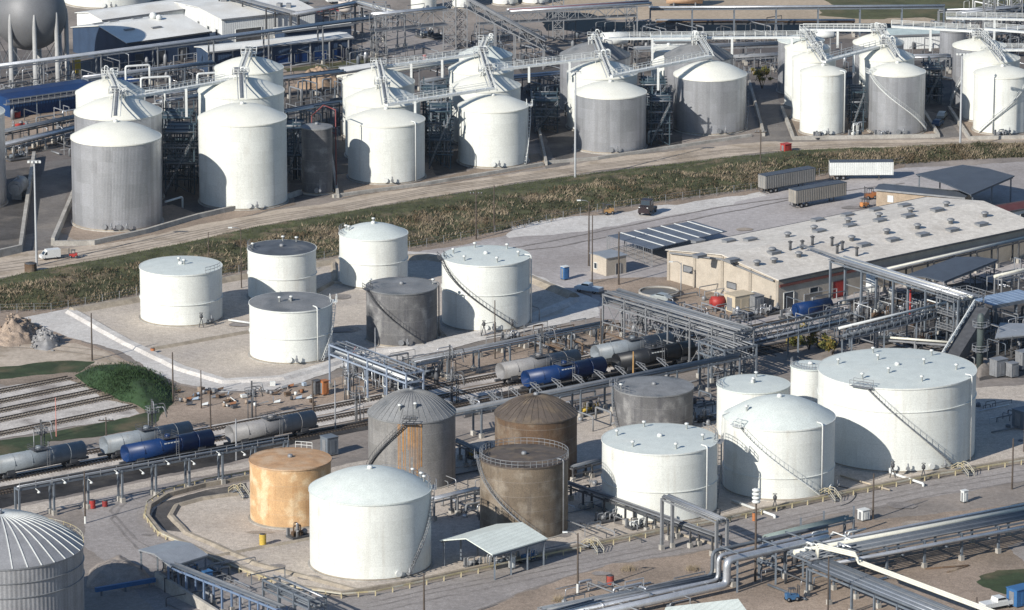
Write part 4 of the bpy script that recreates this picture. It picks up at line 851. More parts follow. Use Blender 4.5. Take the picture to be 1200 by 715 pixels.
# silver racks in the right foreground
t, d, s, a, Ln = rack('long multi-pipe rack crossing the right foreground on concrete-footed posts', PZ(935,652,4.6), PZ(1240,594,4.6), 4.6, 7.0, 7.3,
     [(-.93,0,.26,PIPE_S),(-.74,0,.16,PIPE_B),(-.6,0,.16,PIPE_B),(-.42,0,.2,PIPE_B),(-.22,0,.42,PIPE_W),(.02,0,.26,PIPE_B),(.2,0,.22,PIPE_B),(.36,0,.2,PIPE_G),(.5,0,.2,PIPE_B),(.66,0,.16,PIPE_B),(.86,0,.18,PIPE_G),(1.16,-.72,.34,PIPE_S)], levels=1, dz=1.6, post=.34, steel=STEELB)
for i in range(6):
    m = MB(); p = a+d*(i*Ln/6)+s*3.5; m.beam(p+Vector((0,0,3.2)), p+s*1.1+Vector((0,0,3.2)), .2); part(t, 'bracket', m, STEELB)
t, d, s, a, Ln = rack('multi-pipe rack running to the bottom edge under the cream pipes', PZ(962,662,4.6), PZ(1150,738,4.6), 4.6, 5.2, 6.0, [(-.85,0,.2,PIPE_B),(-.6,0,.24,PIPE_B),(-.35,0,.2,PIPE_G),(-.1,0,.24,PIPE_B),(.12,0,.2,PIPE_S),(.35,0,.22,PIPE_B),(.6,0,.2,PIPE_S),(.85,0,.24,PIPE_B)], post=.32, steel=STEELB)
for o in (0,1,2):      # cream triple pipe line stepping down
    pa, pb = PZ(957+o*1.0,639+o*2.4-2,6.6), PZ(1003+o*1.2,650+o*2.4-2,6.6); pts = [Vector((pa.x,pa.y,5.0)), pa, pb, Vector((pb.x,pb.y,5.6))]; pts += [pts[-1]+V*42]
    m = MB(); m.path(bend(pts, .6), .17, 10)
    solo('cream_pipe', m, PIPE_W, ('upper', 'middle', 'lower')[o]+' one of the three stepped cream pipes in the right foreground', 'pipe', base=(pa.x,pa.y,0))
# big silver lines crossing to the left at ground level
for i, (x0, dx, rad, lab) in enumerate(((0, 0, .62, 'fattest silver insulated pipe bending down at its left end'), (-22, -10, .34, 'thin silver pipe bending down behind the fat silver pipe'), (-32, -17, .30, 'blue-grey pipe bending down, leftmost of the silver pipes'))):
    p1, p0 = PZ(935,638-i*7,5.3), PZ(852+dx,657-i*5.5,5.3); gr = Vector((p0.x,p0.y,1.4)); e = gr-U*30
    m = MB(); m.path(bend([p1+U*6, p1, p0, gr, e], 1.1, 5), rad, 14); solo('insulated_pipe', m, (PIPE_S,PIPE_S,PIPE_B)[i], lab, 'pipe', base=(p0.x,p0.y,0))
for (x, y, lab) in ((852,657,'steel goalpost under the bend of the fat silver pipe'),(897,648,'steel goalpost under the middle of the fat silver pipe'),(929,640,'steel goalpost where the silver pipes meet the rack')):
    p = PZ(x, y, 4.6); t = thing('pipe_support', lab, 'support', (p.x,p.y,0))
    for o in (-2.6, 1.6): m = MB(); q = p+V*(-o); m.beam((q.x,q.y,0), (q.x,q.y,5.2), .3); part(t, 'post', m, STEELB)
    m = MB(); m.beam(p-V*1.8, p+V*2.8, .3); m.beam(p-V*1.8+Vector((0,0,1.9)), p+V*2.8+Vector((0,0,1.9)), .2); part(t, 'cross_beam', m, STEELB, stuff=True)
rack('low pipe rack along the bottom edge beside the round-backed roof', PZ(640,716,1.3), PZ(850,675,1.3), 1.3, 4.2, 5.0, bundle(21,8,0,(.1,.25),(PIPE_S,PIPE_B,PIPE_G)), steel=STEELG)
t, d, s, a, Ln = rack('low trestle with walkway at the bottom edge near the red drum', PZ(590,735,1.6), PZ(700,706,1.6), 1.6, 2.2, 4, bundle(22,4,0,(.1,.2)), steel=STEELB)
rack('green-decked pipe tray above the road in the right foreground', PZ(900,630,4.4), PZ(995,607,4.4), 4.4, 2.2, 6, [(-.85+.28*i,0,.12,mat('grey_green_pipe', (.20,.25,.24), .6) if i == 0 else bpy.data.materials['grey_green_pipe']) for i in range(7)], steel=STEELB)
rr = random.Random(77); t0 = thing('valve_manifold', 'white-flanged valve manifold between the racks in the right foreground', 'manifold', G(965,660))
for i in range(16):
    p = PZ(935+rr.uniform(0,70), 628+rr.uniform(0,22), 4.6); h = rr.uniform(.5,1.3); dd = U if rr.random() < .4 else V
    m = MB(); m.path(bend([p, p+Vector((0,0,h)), p+dd*rr.uniform(1.5,4)+Vector((0,0,h))], .3), rr.uniform(.1,.2), 8); m.tube(p+Vector((0,0,h*.5)), p+Vector((0,0,h*.5+.1)), .32, 8); part(t0, 'valve_pipe', m, rr.choice((STEELW,STEELW,PIPE_S,PIPE_B)))
m = MB()
for x, y in ((938,640),(965,632),(990,640),(1000,626)): p = PZ(x, y, 0); m.beam((p.x,p.y,0), (p.x,p.y,4.7), .3)
part(t0, 'posts', m, STEELB, stuff=True)
# pipe tray between brown tank and middle white tank, and the portal over the road
rack('low dark pipe tray from the brown tank across the middle white tank', PZ(664,566,3.2), PZ(840,628,3.2), 3.2, 1.8, 5.5, bundle(31,5,0,(.1,.2),(PIPE_G,PIPE_B,STEELD)), steel=STEELD)
rack('tall grey portal carrying pipes over the service road', PZ(782,583,8.6), PZ(846,610,8.6), 8.6, 2.0, 15, [(-.6,0,.2,PIPE_G),(-.1,0,.2,PIPE_S),(.4,0,.24,PIPE_G),(.8,0,.16,PIPE_G)], steel=STEELG, post=.45)
rack('grey pipe run leading left behind the brown tank with the handrail', PZ(505,585,3.6), PZ(560,572,3.6), 3.4, 1.6, 4, bundle(33,4,0,(.12,.22),(PIPE_G,PIPE_S)), steel=STEELG)
rack('dark pipe run in the shade behind the grey ribbed tank', PZ(534,517,3.4), PZ(585,540,3.4), 3.4, 1.6, 5, bundle(34,4,0,(.12,.22),(PIPE_B,STEELD)), steel=STEELB)
rack('grey pipe run right of the brown domed tank', PZ(668,548,2.4), PZ(712,538,2.4), 2.4, 1.6, 4, bundle(35,4,0,(.1,.2),(PIPE_G,PIPE_B)), steel=STEELD)
# lower left racks
t, d, s, a, Ln = rack('blue-grey pipe rack leading from the grey gabled canopy to the bottom edge', PZ(203,662,4.4), PZ(330,712,4.4), 4.4, 1.8, 5, bundle(41,6,0,(.1,.18),(PIPE_B,PIPE_G)), steel=mat('mid_blue_steel', (.15,.21,.32), .5, var=.1))
rack('tall boxy pipe frame at the bottom edge below the big white domed tank', PZ(318,678,5.6), PZ(372,702,5.6), 4.4, 3.0, 4.0, bundle(42,6,0,(.1,.2),(PIPE_B,PIPE_S,PIPE_G))+bundle(43,2,1,(.1,.14)), levels=2, dz=1.4, steel=STEELB)
# top of the picture
rack('long high pipe bridge passing in front of the steel sphere', PZ(-20,81,9.0), PZ(438,22,9.0), 9.0, 2.2, 14, [(-.6,0,.3,PIPE_S),(.1,0,.24,PIPE_S),(.7,0,.16,PIPE_B)], steel=STEELG)
rack('pipe bridge descending from the top edge behind the works building', PZ(262,-6,8), PZ(345,16,8), 8, 2.6, 9, bundle(51,5,0,(.15,.3),(PIPE_S,PIPE_G)), steel=STEELD)
rack('pipe bridge running left from the lattice bridge at the top', PZ(345,18,8), PZ(420,4,8), 8, 2.2, 9, bundle(52,4,0,(.15,.3),(PIPE_G,PIPE_S)), steel=STEELD)
rack('pale pipe bridge at the top just left of the pale tanks', PZ(420,4,8), PZ(470,18,8), 8, 2.2, 9, bundle(53,4,0,(.2,.35),(PIPE_S,PIPE_W)), steel=STEELG)
truss('white-braced lattice bridge at the top between two lattice towers', PZ(436,36,9.0), PZ(522,28,9.0), 9.0, 3.6, 3.0, STEELG, [(-.3,3.9,.3,PIPE_S),(.4,3.9,.25,PIPE_S)], (), deck=True)
def lattice_tower(label, x, y, w, h, steel=STEELG):
    p = G(x, y); t = thing('lattice_tower', label, 'tower', p)
    for i in (-1,1):
        for j in (-1,1): m = MB(); m.beam(p+Vector((i*w/2,j*w/2,0)), p+Vector((i*w/2,j*w/2,h)), .26); part(t, 'leg', m, steel)
    m = MB(); k = max(2, round(h/w))
    for n in range(k):
        z0, z1 = h*n/k, h*(n+1)/k
        for (i0,j0),(i1,j1) in (((-1,-1),(1,-1)),((1,-1),(1,1)),((1,1),(-1,1)),((-1,1),(-1,-1))):
            A, B = p+Vector((i0*w/2,j0*w/2,0)), p+Vector((i1*w/2,j1*w/2,0)); zz = lambda q, z: q+Vector((0,0,z))
            m.beam(zz(A,z0), zz(B,z1), .13); m.beam(zz(B,z0), zz(A,z1), .13); m.beam(zz(A,z1), zz(B,z1), .16)
    part(t, 'bracing', m, steel, stuff=True); return t
lattice_tower('lattice tower at the left end of the white-braced bridge', 445, 64, 3.0, 12.5)
lattice_tower('lattice tower at the right end of the white-braced bridge', 527, 57, 3.0, 12.5)
lattice_tower('slim lattice tower under the inclined conveyor', 541, 56, 2.6, 9.5)
lattice_tower('lattice tower left of the canal under the red pipe bridge', 654, 46, 2.6, 10.5)
lattice_tower('lattice tower right under the red pipe bridge beside the sand', 740, 46, 2.6, 11.5)
truss('inclined covered conveyor descending right from the lattice bridge', PZ(548,9,14), PZ(640,46,7.0), 14, 2.2, 2.6, STEELG, [(0,2.0,.5,PIPE_G)], (.35,.6,.97), t1=4.5)
rack('high pipe bridge with dull red pipes along the canal at the top', PZ(596,14,10), PZ(762,4,10), 10, 3.0, 30, [(-.8,0,.3,PIPE_S),(-.3,0,.3,mat('dull_red_pipe', (.17,.075,.08), .7)),(.2,0,.25,PIPE_G),(.7,0,.3,PIPE_S)], levels=1, steel=STEELG, legs=False)
truss('lower gallery slung beneath the red pipe bridge', PZ(560,28,8), PZ(745,18,8), 8, 2.2, 2.4, STEELG, [], (0,1))
rack('long thin high pipe line along the top right over the green field', PZ(762,10,8), PZ(1106,8,8), 8, 1.4, 9.5, [(-.5,0,.24,PIPE_S),(.5,0,.3,PIPE_S)], steel=STEELB, post=.3)
rack('thin pipe line continuing to the top right corner', PZ(1100,13,7), PZ(1230,10,7), 7, 1.2, 9, [(0,0,.25,PIPE_S)], steel=STEELG)
rack('pipe rack crossing the shade behind the two right-hand silo rows', PZ(858,68,3.6), PZ(930,64,3.6), 3.6, 2.6, 6, bundle(61,5,0,(.2,.35),(PIPE_S,PIPE_G)), steel=STEELG)
rack('pipe rack in the shade left of the right-edge silo row', PZ(1065,68,3.6), PZ(1112,67,3.6), 3.6, 2.6, 6, bundle(62,5,0,(.2,.35),(PIPE_S,PIPE_G)), steel=STEELG)
rack('low pipe rack beside the lane left of the largest silver silo', PZ(0,172,2.6), PZ(92,150,2.6), 2.6, 3.6, 6, bundle(63,7,0,(.15,.3),(PIPE_S,PIPE_G,STEELD)), steel=STEELB)
rack('pipe rack in the gap between the first two silo rows', PZ(186,112,6), PZ(236,104,6), 4.4, 3.0, 5, bundle(64,6,0,(.15,.3),(PIPE_S,PIPE_G))+bundle(65,4,1,(.1,.2)), levels=2, steel=STEELG)
rack('dark pipe rack crossing behind the narrow dark tank', PZ(332,132,5), PZ(408,118,5), 5, 3.0, 6, bundle(66,6,0,(.15,.3),(PIPE_B,PIPE_G,STEELW)), steel=STEELB)
rack('pipe rack in the shade between the third and fourth silo rows', PZ(498,96,5), PZ(536,90,5), 5, 3.0, 5, bundle(67,6,0,(.15,.3),(PIPE_B,PIPE_G)), steel=STEELB)
rack('pipe rack in the shade between the fourth and fifth silo rows', PZ(600,92,3.5), PZ(668,86,3.5), 3.5, 3.0, 6, bundle(68,7,0,(.15,.35),(PIPE_S,PIPE_G)), steel=STEELG)
# shaded pipe frames standing in the gaps between the silo rows
def gap_frame(label, x, y, w, dep, h, steel=mat('shaded_blue_steel', (.05,.08,.10), .6)):  # steel colour darkened to carry the shade of the gaps
    p = G(x, y); t = thing('steel_pipe_tower', label, 'tower', p); rr = random.Random(x)
    for i in (-1,1):
        for j in (-1,1): m = MB(); m.beam(p+Vector((i*w/2,j*dep/2,0)), p+Vector((i*w/2,j*dep/2,h)), .24); part(t, 'post', m, steel)
    for k in range(1,5):
        for j in (-1,-.4,.3,1): m = MB(); z = h*k/4.5; m.tube(p+Vector((-w/2-.6,j*dep/2,z)), p+Vector((w/2+.6,j*dep/2,z)), rr.uniform(.1,.2), 8); part(t, 'cross_pipe', m, rr.choice((steel,PIPE_B,STEELG)))
        m = MB(); z = h*k/4.5; m.beam(p+Vector((0,0,z-.2)), p+Vector((0,0,z-.1)), w, dep) if k in (2,4) else m.beam(p+Vector((-w/2,-dep/2,z)), p+Vector((w/2,-dep/2,z-h/4.5)), .12); part(t, 'landing' if k in (2,4) else 'brace', m, steel)
    for k in range(14): m = MB(); xx = rr.uniform(-w/2,w/2); yy = rr.uniform(-dep/2,dep/2); m.tube(p+Vector((xx,yy,.2)), p+Vector((xx,yy,h*rr.uniform(.4,1.1))), rr.uniform(.06,.18), 8); part(t, 'riser', m, rr.choice((steel,STEELB,PIPE_B)))
    m = MB(); m.beam(p+Vector((-w/2,-dep/2-.5,.2)), p+Vector((w/2,-dep/2-.5,h*.8)), .9, .1); s_ = part(t, 'stair_flight', m, steel); m = MB(); railing(m, [p+Vector((-w/2,-dep/2-.9,.2)), p+Vector((w/2,-dep/2-.9,h*.8))], 1, 1.2, .04); part(s_, 'handrail', m, STEELG)
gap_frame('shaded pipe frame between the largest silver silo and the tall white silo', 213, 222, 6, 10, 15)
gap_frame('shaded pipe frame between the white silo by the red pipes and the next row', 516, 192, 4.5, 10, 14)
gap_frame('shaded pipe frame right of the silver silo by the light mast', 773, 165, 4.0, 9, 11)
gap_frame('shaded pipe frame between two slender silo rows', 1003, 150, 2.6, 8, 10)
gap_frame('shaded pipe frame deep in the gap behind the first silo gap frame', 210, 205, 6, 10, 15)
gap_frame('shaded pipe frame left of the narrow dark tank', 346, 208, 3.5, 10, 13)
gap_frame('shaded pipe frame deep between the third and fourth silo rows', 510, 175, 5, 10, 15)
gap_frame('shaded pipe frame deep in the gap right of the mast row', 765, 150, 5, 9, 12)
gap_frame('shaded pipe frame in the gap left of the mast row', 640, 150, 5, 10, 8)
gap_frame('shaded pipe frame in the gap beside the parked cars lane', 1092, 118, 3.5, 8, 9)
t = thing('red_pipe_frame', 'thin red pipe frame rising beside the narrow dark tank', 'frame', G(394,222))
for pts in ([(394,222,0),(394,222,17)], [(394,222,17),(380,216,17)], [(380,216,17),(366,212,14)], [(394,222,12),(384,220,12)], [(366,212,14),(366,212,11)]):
    (x0,y0,z0),(x1,y1,z1) = pts; a, b = G(x0,y0), G(x1,y1); m = MB(); m.tube((a.x,a.y,z0), (b.x,b.y,z1), .12, 8); part(t, 'red_pipe', m, mat('dark_red_pipe', (.19,.05,.05), .6))  # one even dark red on every pipe of the frame
# --- walkways over the silo crowns
def crown_walk(keys, label):
    pts = [Vector((TANKS[k][0].x, TANKS[k][0].y, TANKS[k][3]+1.3)) for k in keys]; t = thing('crown_walkway', label, 'walkway', (pts[0].x,pts[0].y,0))
    d = (pts[-1]-pts[0]).normalized(); s = Vector((d.y,-d.x,0)).normalized()
    for a, b in zip(pts, pts[1:]):
        m = MB(); m.beam(a, b, .8, .12); dk = part(t, 'deck', m, STEELG)
        for sg in (-.45,.45): m = MB(); railing(m, [a+s*sg, b+s*sg], 1.1, 2.0, .035); part(dk, 'railing', m, STEELW)
        m = MB(); m.path([a+s*.9-Vector((0,0,.2)), b+s*.9-Vector((0,0,.2))], .13, 8); part(t, 'pipe', m, STEELW)
        m = MB(); m.path([a-s*.8-Vector((0,0,.3)), b-s*.8-Vector((0,0,.3))], .1, 8); part(t, 'pipe', m, PIPE_S)
for ks, lab in ((('A1','A2','A3'),'crown walkway along the leftmost row of silos'),(('B1','B2','B3'),'crown walkway along the row behind the tall white silo'),(('C1','C2','C3'),'crown walkway along the silo row by the red pipes'),
                (('D1','D2','D3','D4'),'crown walkway along the silo row left of the mast'),(('E1','E2','E3'),'crown walkway along the silo row right of the mast'),(('F1','F2'),'crown walkway over the two silver silos beside the open lane'),
                (('G1','G2','G3','G4'),'crown walkway along the slender silo row by the red box'),(('H1','H2','H3'),'crown walkway along the row behind the white stair'),(('I1','I2','I3'),'crown walkway along the silo row at the right edge')): crown_walk(ks, lab)
def catwalk(label, a, b, legs=(), w=1.4, steel=STEELW, th=.45):
    a, b = Vector(a), Vector(b); t = thing('catwalk', label, 'catwalk', (a.x,a.y,0)); d = (b-a).normalized(); s = Vector((d.y,-d.x,0)).normalized()
    m = MB(); m.beam(a, b, w, th); dk = part(t, 'deck', m, steel)
    for sg in (-1,1): m = MB(); railing(m, [a+s*(sg*w/2)+Vector((0,0,th/2)), b+s*(sg*w/2)+Vector((0,0,th/2))], 1.1, 2.4, .04); part(dk, 'railing', m, steel)
    for f, ln in legs: p = a.lerp(b, f)+s*w*.55; m = MB(); m.beam(p, p-Vector((0,0,ln)), .5); part(t, 'leg', m, steel)
def crown(k, dx=0, dy=0, dz=.9): c, r, H, za = TANKS[k]; return Vector((c.x+dx, c.y+dy, za+dz))
catwalk('pale catwalk linking the white silos left of the mast', crown('C1'), crown('D1',0,0,1.6), ((.25,3),))
catwalk('white catwalk from the silo row left of the mast to the mast row', crown('D2'), crown('E2'), ((.35,3.5),(.7,4)))
catwalk('pale catwalk sloping from the silver silo by the mast to the rust-streaked dome', crown('E1',0,0,1.2), crown('F1',0,0,1.2), ((.45,5),))
catwalk('long white catwalk across the back from the grey dome to the slender silos', crown('E3',3), crown('G3'), ((.22,5),(.62,5),(.92,5)))
catwalk('white catwalk joining the slender silo by the red box to the next row', crown('G1'), crown('H2',-2,0,.2), ((.5,4),))
catwalk('white catwalk far back between the slender row and the cream-domed silo', crown('G4',0,0,1.4), crown('H3'), ((.5,4),))
catwalk('white catwalk from the cream-domed silo to the right-edge row', crown('H3',3,2,1.4), crown('I3',0,2,1.4), ((.45,5),(.95,5)))
catwalk('white catwalk running off the right edge from the back silo', crown('I3',1,0,2.4), crown('I3',28,-4,1.0), ((.35,5),))
catwalk('short white catwalk running off the right edge from the middle silo', crown('I2',2,0,.3), crown('I2',22,0,.3), ((.4,4),))
catwalk('pale catwalk from the leftmost silo row to the tall white row', crown('A2',0,0,-.5), crown('B2',-3,0,-.5), ((.6,6),))
catwalk('pale catwalk between the third silo of the white row and the red-pipe row', crown('C3',0,0,.4), crown('D3',0,0,.8), ((.3,4),(.6,4)))
catwalk('upper white catwalk at the top right above the back silo', crown('I4',-2,-3,2.0), crown('I4',26,-6,2.0), ((.4,5),(.8,5)))
for (x0, x1, y, lab) in ((148,176,90,'white pipe goalpost behind the leftmost silos, left one'),(166,200,104,'white pipe goalpost behind the leftmost silos, right one'),(232,262,99,'white pipe goalpost left of the tall white silo'),(170,194,120,'white pipe goalpost low between the first two silo rows')):
    a, b = G(x0, y+26), G(x1, y+24); t = thing('pipe_goalpost', lab, 'pipe', a); m = MB(); h = 7.5
    m.path(bend([(a.x,a.y,0),(a.x,a.y,h),(b.x,b.y,h),(b.x,b.y,0)], .5), .28, 8); part(t, 'white_pipe', m, STEELW); m = MB(); m.tube((a.x,a.y,h*.6), (b.x,b.y,h*.6), .12, 8); part(t, 'tie_bar', m, STEELW)

# --- dense pipework fields between the larger things
def pipe_field(label, x0, y0, x1, y1, n, hmax, seed, mats=(STEELG,PIPE_G,PIPE_B,STEELD,PIPE_S), cat='pipework'):
    """pipes on sleepers, risers and goalposts over the ground between two picture corners"""
    rr = random.Random(seed); c0 = G((x0+x1)/2, (y0+y1)/2); t = thing('pipework', label, cat, c0)
    for i in range(n):
        p = G(rr.uniform(x0,x1), rr.uniform(y0,y1)); k = rr.random(); h = rr.uniform(.3,1)*hmax; dd = U if rr.random() < .55 else V; l = rr.uniform(1.5,8); r = rr.choice((.06,.08,.1,.14,.2)); mt = rr.choice(mats); m = MB()
        if k < .45: m.path(bend([p, p+Vector((0,0,h)), p+dd*l+Vector((0,0,h)), p+dd*l], .35), r, 7); nm = 'pipe_loop'
        elif k < .7: m.tube(p+Vector((0,0,.35)), p+dd*l*1.8+Vector((0,0,.35)), r, 7); nm = 'ground_line'
        elif k < .88: m.beam(p, p+Vector((0,0,h*1.2)), .16); m.beam(p+Vector((0,0,h*1.2)), p+dd*l+Vector((0,0,h*1.2)), .16); m.beam(p+dd*l, p+dd*l+Vector((0,0,h*1.2+.08)), .16); nm = 'goalpost'
        else: m.lathe([(.01,0),(.45,0),(.45,h*.6),(.25,h*.75),(.01,h*.78)], 12, p); nm = 'filter_pot'
        part(t, nm, m, mt)
pipe_field('tangled pipework under and around the steel sphere', 0, 92, 120, 122, 46, 4.5, 1)
pipe_field('tangled pipework in front of the process hall', 120, 72, 235, 108, 50, 4.5, 2)
pipe_field('tangled pipework beyond the lane at far left', 0, 140, 95, 185, 34, 3.5, 3)
pipe_field('tangled pipework under the braced steel frame', 725, 368, 880, 408, 60, 4.0, 4)
pipe_field('tangled pipework in the bay in front of the warehouse', 890, 352, 1010, 392, 44, 3.5, 5)
pipe_field('tangled pipework in the shaded bay under the pipe bridge', 1000, 345, 1120, 385, 60, 4.5, 6, (STEELG,PIPE_G,STEELD,STEELW,BROWN))
pipe_field('tangled pipework below the conveyor bridge', 990, 388, 1110, 412, 40, 3.0, 7)
pipe_field('tangled pipework around the dark gallery', 1105, 375, 1200, 425, 50, 4.5, 8)
pipe_field('pipework between gantry and tracks', 395, 425, 520, 455, 40, 3.2, 9)
pipe_field('pipework along the pad edge behind the back-row tank cars', 560, 392, 710, 412, 40, 2.6, 10, (STEELG,PIPE_G,STEELD,BROWN))
pipe_field('pipework beneath the broad pipeway', 540, 470, 720, 500, 36, 2.8, 11)
pipe_field('pipework behind the small white tanks in the bund', 780, 440, 860, 500, 30, 2.2, 12)
pipe_field('low pipework between the brown tanks and the middle white tank', 640, 560, 720, 625, 30, 1.6, 13)
pipe_field('low pipework between the ribbed grey tank and the handrail tank', 510, 560, 570, 610, 26, 2.4, 14)
pipe_field('pipework under the right foreground rack junction', 880, 640, 1000, 690, 34, 2.4, 15, (PIPE_B,STEELB,PIPE_S,STEELD))
pipe_field('pipework in the lower left yard beside the grey gabled canopy', 190, 668, 300, 712, 30, 2.0, 16)
pipe_field('pipework along the bottom edge by the round-backed roof', 640, 690, 790, 722, 36, 1.8, 17)
pipe_field('pipework behind the silos at the back of the mast row', 600, 60, 790, 84, 50, 4.0, 18)
pipe_field('pipework behind the slender silo rows', 860, 70, 1110, 96, 56, 4.0, 19)
pipe_field('pipework in the far plant at the top right corner', 1120, 8, 1230, 48, 60, 7.0, 20, (STEELG,PIPE_S,PIPE_B,STEELW))
pipe_field('pipework under the lattice bridge at the top', 540, 40, 640, 62, 34, 3.5, 21)
pipe_field('pipework in the gap between the second and third silo rows', 335, 110, 410, 170, 44, 6.0, 22, (STEELG,PIPE_B,STEELD,STEELB))
pipe_field('pipework along the front edge of the low right-hand bund', 1145, 470, 1200, 520, 16, 1.4, 23)

rack('blue-grey pipe rack in the top right corner, upper one', PZ(1126,16,9), PZ(1232,4,9), 7.4, 3.4, 8, bundle(81,7,0,(.15,.3),(PIPE_B,PIPE_S,PIPE_G))+bundle(82,5,1,(.12,.25),(PIPE_B,PIPE_S)), levels=2, steel=STEELB, brace=True)
rack('blue-grey pipe rack in the top right corner, lower one', PZ(1150,40,6), PZ(1236,28,6), 6, 3.4, 8, bundle(83,7,0,(.15,.3),(PIPE_B,PIPE_S,PIPE_G)), steel=STEELB, brace=True)
rack('dull pipe rack along the far side of the canal', PZ(770,26,3.4), PZ(1000,26,3.4), 3.4, 2.4, 10, bundle(84,5,0,(.2,.35),(PIPE_G,PIPE_S,BROWN)), steel=STEELD)
rack('pipe rack behind the silos from the red pipe bridge to the slender row', PZ(745,58,4.4), PZ(915,52,4.4), 4.4, 3.0, 9, bundle(85,7,0,(.18,.32),(PIPE_G,PIPE_S,PIPE_B)), steel=STEELG)
rack('long pipe rack between lattice bridge and the third and fourth silo rows', PZ(400,92,5), PZ(545,72,5), 5, 2.8, 7, bundle(86,6,0,(.18,.32),(PIPE_W,PIPE_S,PIPE_G)), steel=STEELG)
rack('long grey pipe rack behind the second and third silo rows', PZ(236,104,4.4), PZ(400,84,4.4), 4.4, 2.8, 7, bundle(87,7,0,(.15,.3),(PIPE_G,PIPE_S,PIPE_B)), steel=STEELD)
rack('dark pipe rack between the lane and the blue shed at far left', PZ(-20,160,4.0), PZ(96,136,4.0), 4.0, 2.8, 7, bundle(88,6,0,(.15,.28),(PIPE_G,STEELD,PIPE_B)), steel=STEELD)
rack('blue-grey pipe rack in front of the process hall', PZ(100,90,5.4), PZ(250,72,5.4), 5.0, 3.0, 8, bundle(89,7,0,(.15,.3),(PIPE_G,PIPE_S,PIPE_B)), steel=STEELB)
lattice_tower('slim lattice tower in the top right corner, left one', 1158, 62, 2.6, 13, STEELG); lattice_tower('slim lattice tower in the top right corner, right one', 1190, 52, 2.6, 12, STEELG)
pipe_field('far pipework left of the lattice towers', 330, 60, 440, 84, 46, 4.0, 31); pipe_field('far pipework around the apron under the lattice bridge', 440, 66, 600, 84, 46, 3.5, 32)
pipe_field('far pipework beside the canal behind the mast row', 640, 44, 760, 60, 40, 4.5, 33); pipe_field('far pipework between canal and grey-roofed silos', 760, 42, 920, 58, 44, 4.0, 34)
pipe_field('far pipework behind the second silo row', 236, 92, 330, 120, 44, 4.5, 35); pipe_field('far pipework at the top between works building and pale tanks', 330, 18, 480, 40, 40, 4.0, 36)
pipe_field('far pipework behind the right-edge silos', 1060, 40, 1200, 72, 54, 5.0, 37); pipe_field('pipework in the gap left of the mast row silos', 610, 92, 664, 150, 36, 4.0, 38, (STEELG,PIPE_B,STEELD,STEELB))
pipe_field('pipework in front of the dark canopy by the warehouse', 1090, 300, 1200, 345, 40, 3.5, 39); pipe_field('yard pipework between warehouse gable and steel frame', 740, 348, 880, 372, 30, 2.0, 40)
# ================================================================== rail tank cars
def tank_car(label, material, x, off, Lc=17.0, under=STEELD):
    base = on_track(off, x); base.z = .58; t = thing('tank_car', label, 'tank car', base, PHI)
    r, zc = 1.5, 2.45; m = MB(); prof = []
    for i in range(7): a = math.pi/2*i/6; prof.append((-Lc/2+.75*(1-math.sin(a)), max(r*math.sin(a), .02) if i else .02))
    ring = [(x_, r_) for x_, r_ in prof]+[(-x_, r_) for x_, r_ in reversed(prof)]; n = 28; base_i = 0
    for (x_, r_) in ring:
        for k in range(n): a = 2*math.pi*k/n; m.v.append((x_, r_*math.cos(a), zc+r_*math.sin(a)))
    for i in range(len(ring)-1):
        for k in range(n): p = i*n+k; q = i*n+(k+1) % n; m.f.append((p, q, q+n, p+n)); m.sm.append(True)
    tk = part(t, 'tank_shell', m, material, False)
    for x_ in (-Lc*.32, -Lc*.12, Lc*.12, Lc*.32): m = MB(); [m.path([(x_, (r+.02)*math.cos(a), zc+(r+.02)*math.sin(a)) for a in [math.pi*j/10-.3 for j in range(14)]], .04, 4)]; part(tk, 'seam_band', m, material, False)
    m = MB(); m.box((0,0,.95), (Lc-1.5,.7,.35)); [m.box((sx_,0,1.15), (1.4,2.5,.7)) for sx_ in (-Lc*.36, Lc*.36)]; m.box((Lc/2+.3,0,.9), (1.6,.45,.4)); m.box((-Lc/2-.3,0,.9), (1.6,.45,.4)); part(t, 'underframe', m, under, False, stuff=True)
    wm = MB(); wm.lathe([(.01,-.07),(.45,-.07),(.45,.07),(.01,.07)], 16); wme = wm.mesh('wheel', STEELD)
    for bx in (-Lc*.36, Lc*.36):
        m = MB(); [m.box((bx,sy_*.85,.52), (2.6,.18,.32)) for sy_ in (-1,1)]; m.box((bx,0,.6), (.5,1.8,.3)); bg_ = part(t, 'bogie', m, under, False, stuff=True)
        for wx in (-.9,.9):
            for sy_ in (-1,1): w = inst(bg_, 'wheel', wme, (bx+wx, sy_*.72, .45)); w.rotation_euler = (math.pi/2, 0, 0)
    m = MB(); m.lathe([(.55,0),(.55,.5),(.4,.62),(.01,.64)], 16, (0,0,zc+r-.08)); part(t, 'dome_housing', m, material, False)
    m = MB(); m.box((0,0,zc+r+.02), (3.0,2.2,.07)); pl = part(t, 'top_platform', m, STEELD, False)
    m = MB(); railing(m, [(-1.5,-1.1,zc+r),(1.5,-1.1,zc+r),(1.5,1.1,zc+r),(-1.5,1.1,zc+r),(-1.5,-1.1,zc+r)], .8, 1.5, .025); part(pl, 'railing', m, STEELD, False)
    m = MB(); [m.beam((s_,-1.62,.9), (s_,-1.62,zc+r), .06) for s_ in (.7,1.2)]; [m.beam((.7,-1.62,1+i*.4), (1.2,-1.62,1+i*.4), .04) for i in range(8)]; part(t, 'ladder', m, STEELG, False, stuff=True)
    if material in (BLUE, BLACK): m = MB(); [m.box((-1.2+i*.62,-r*.86,zc+r*.5), (.42,.06,.3)) for i in range(5)]; part(tk, 'white_stencil', m, STEELW, False, stuff=True)
    return t
tank_car('grey tank car at the left edge under the loading canopy', CARGREY, 46, 565)
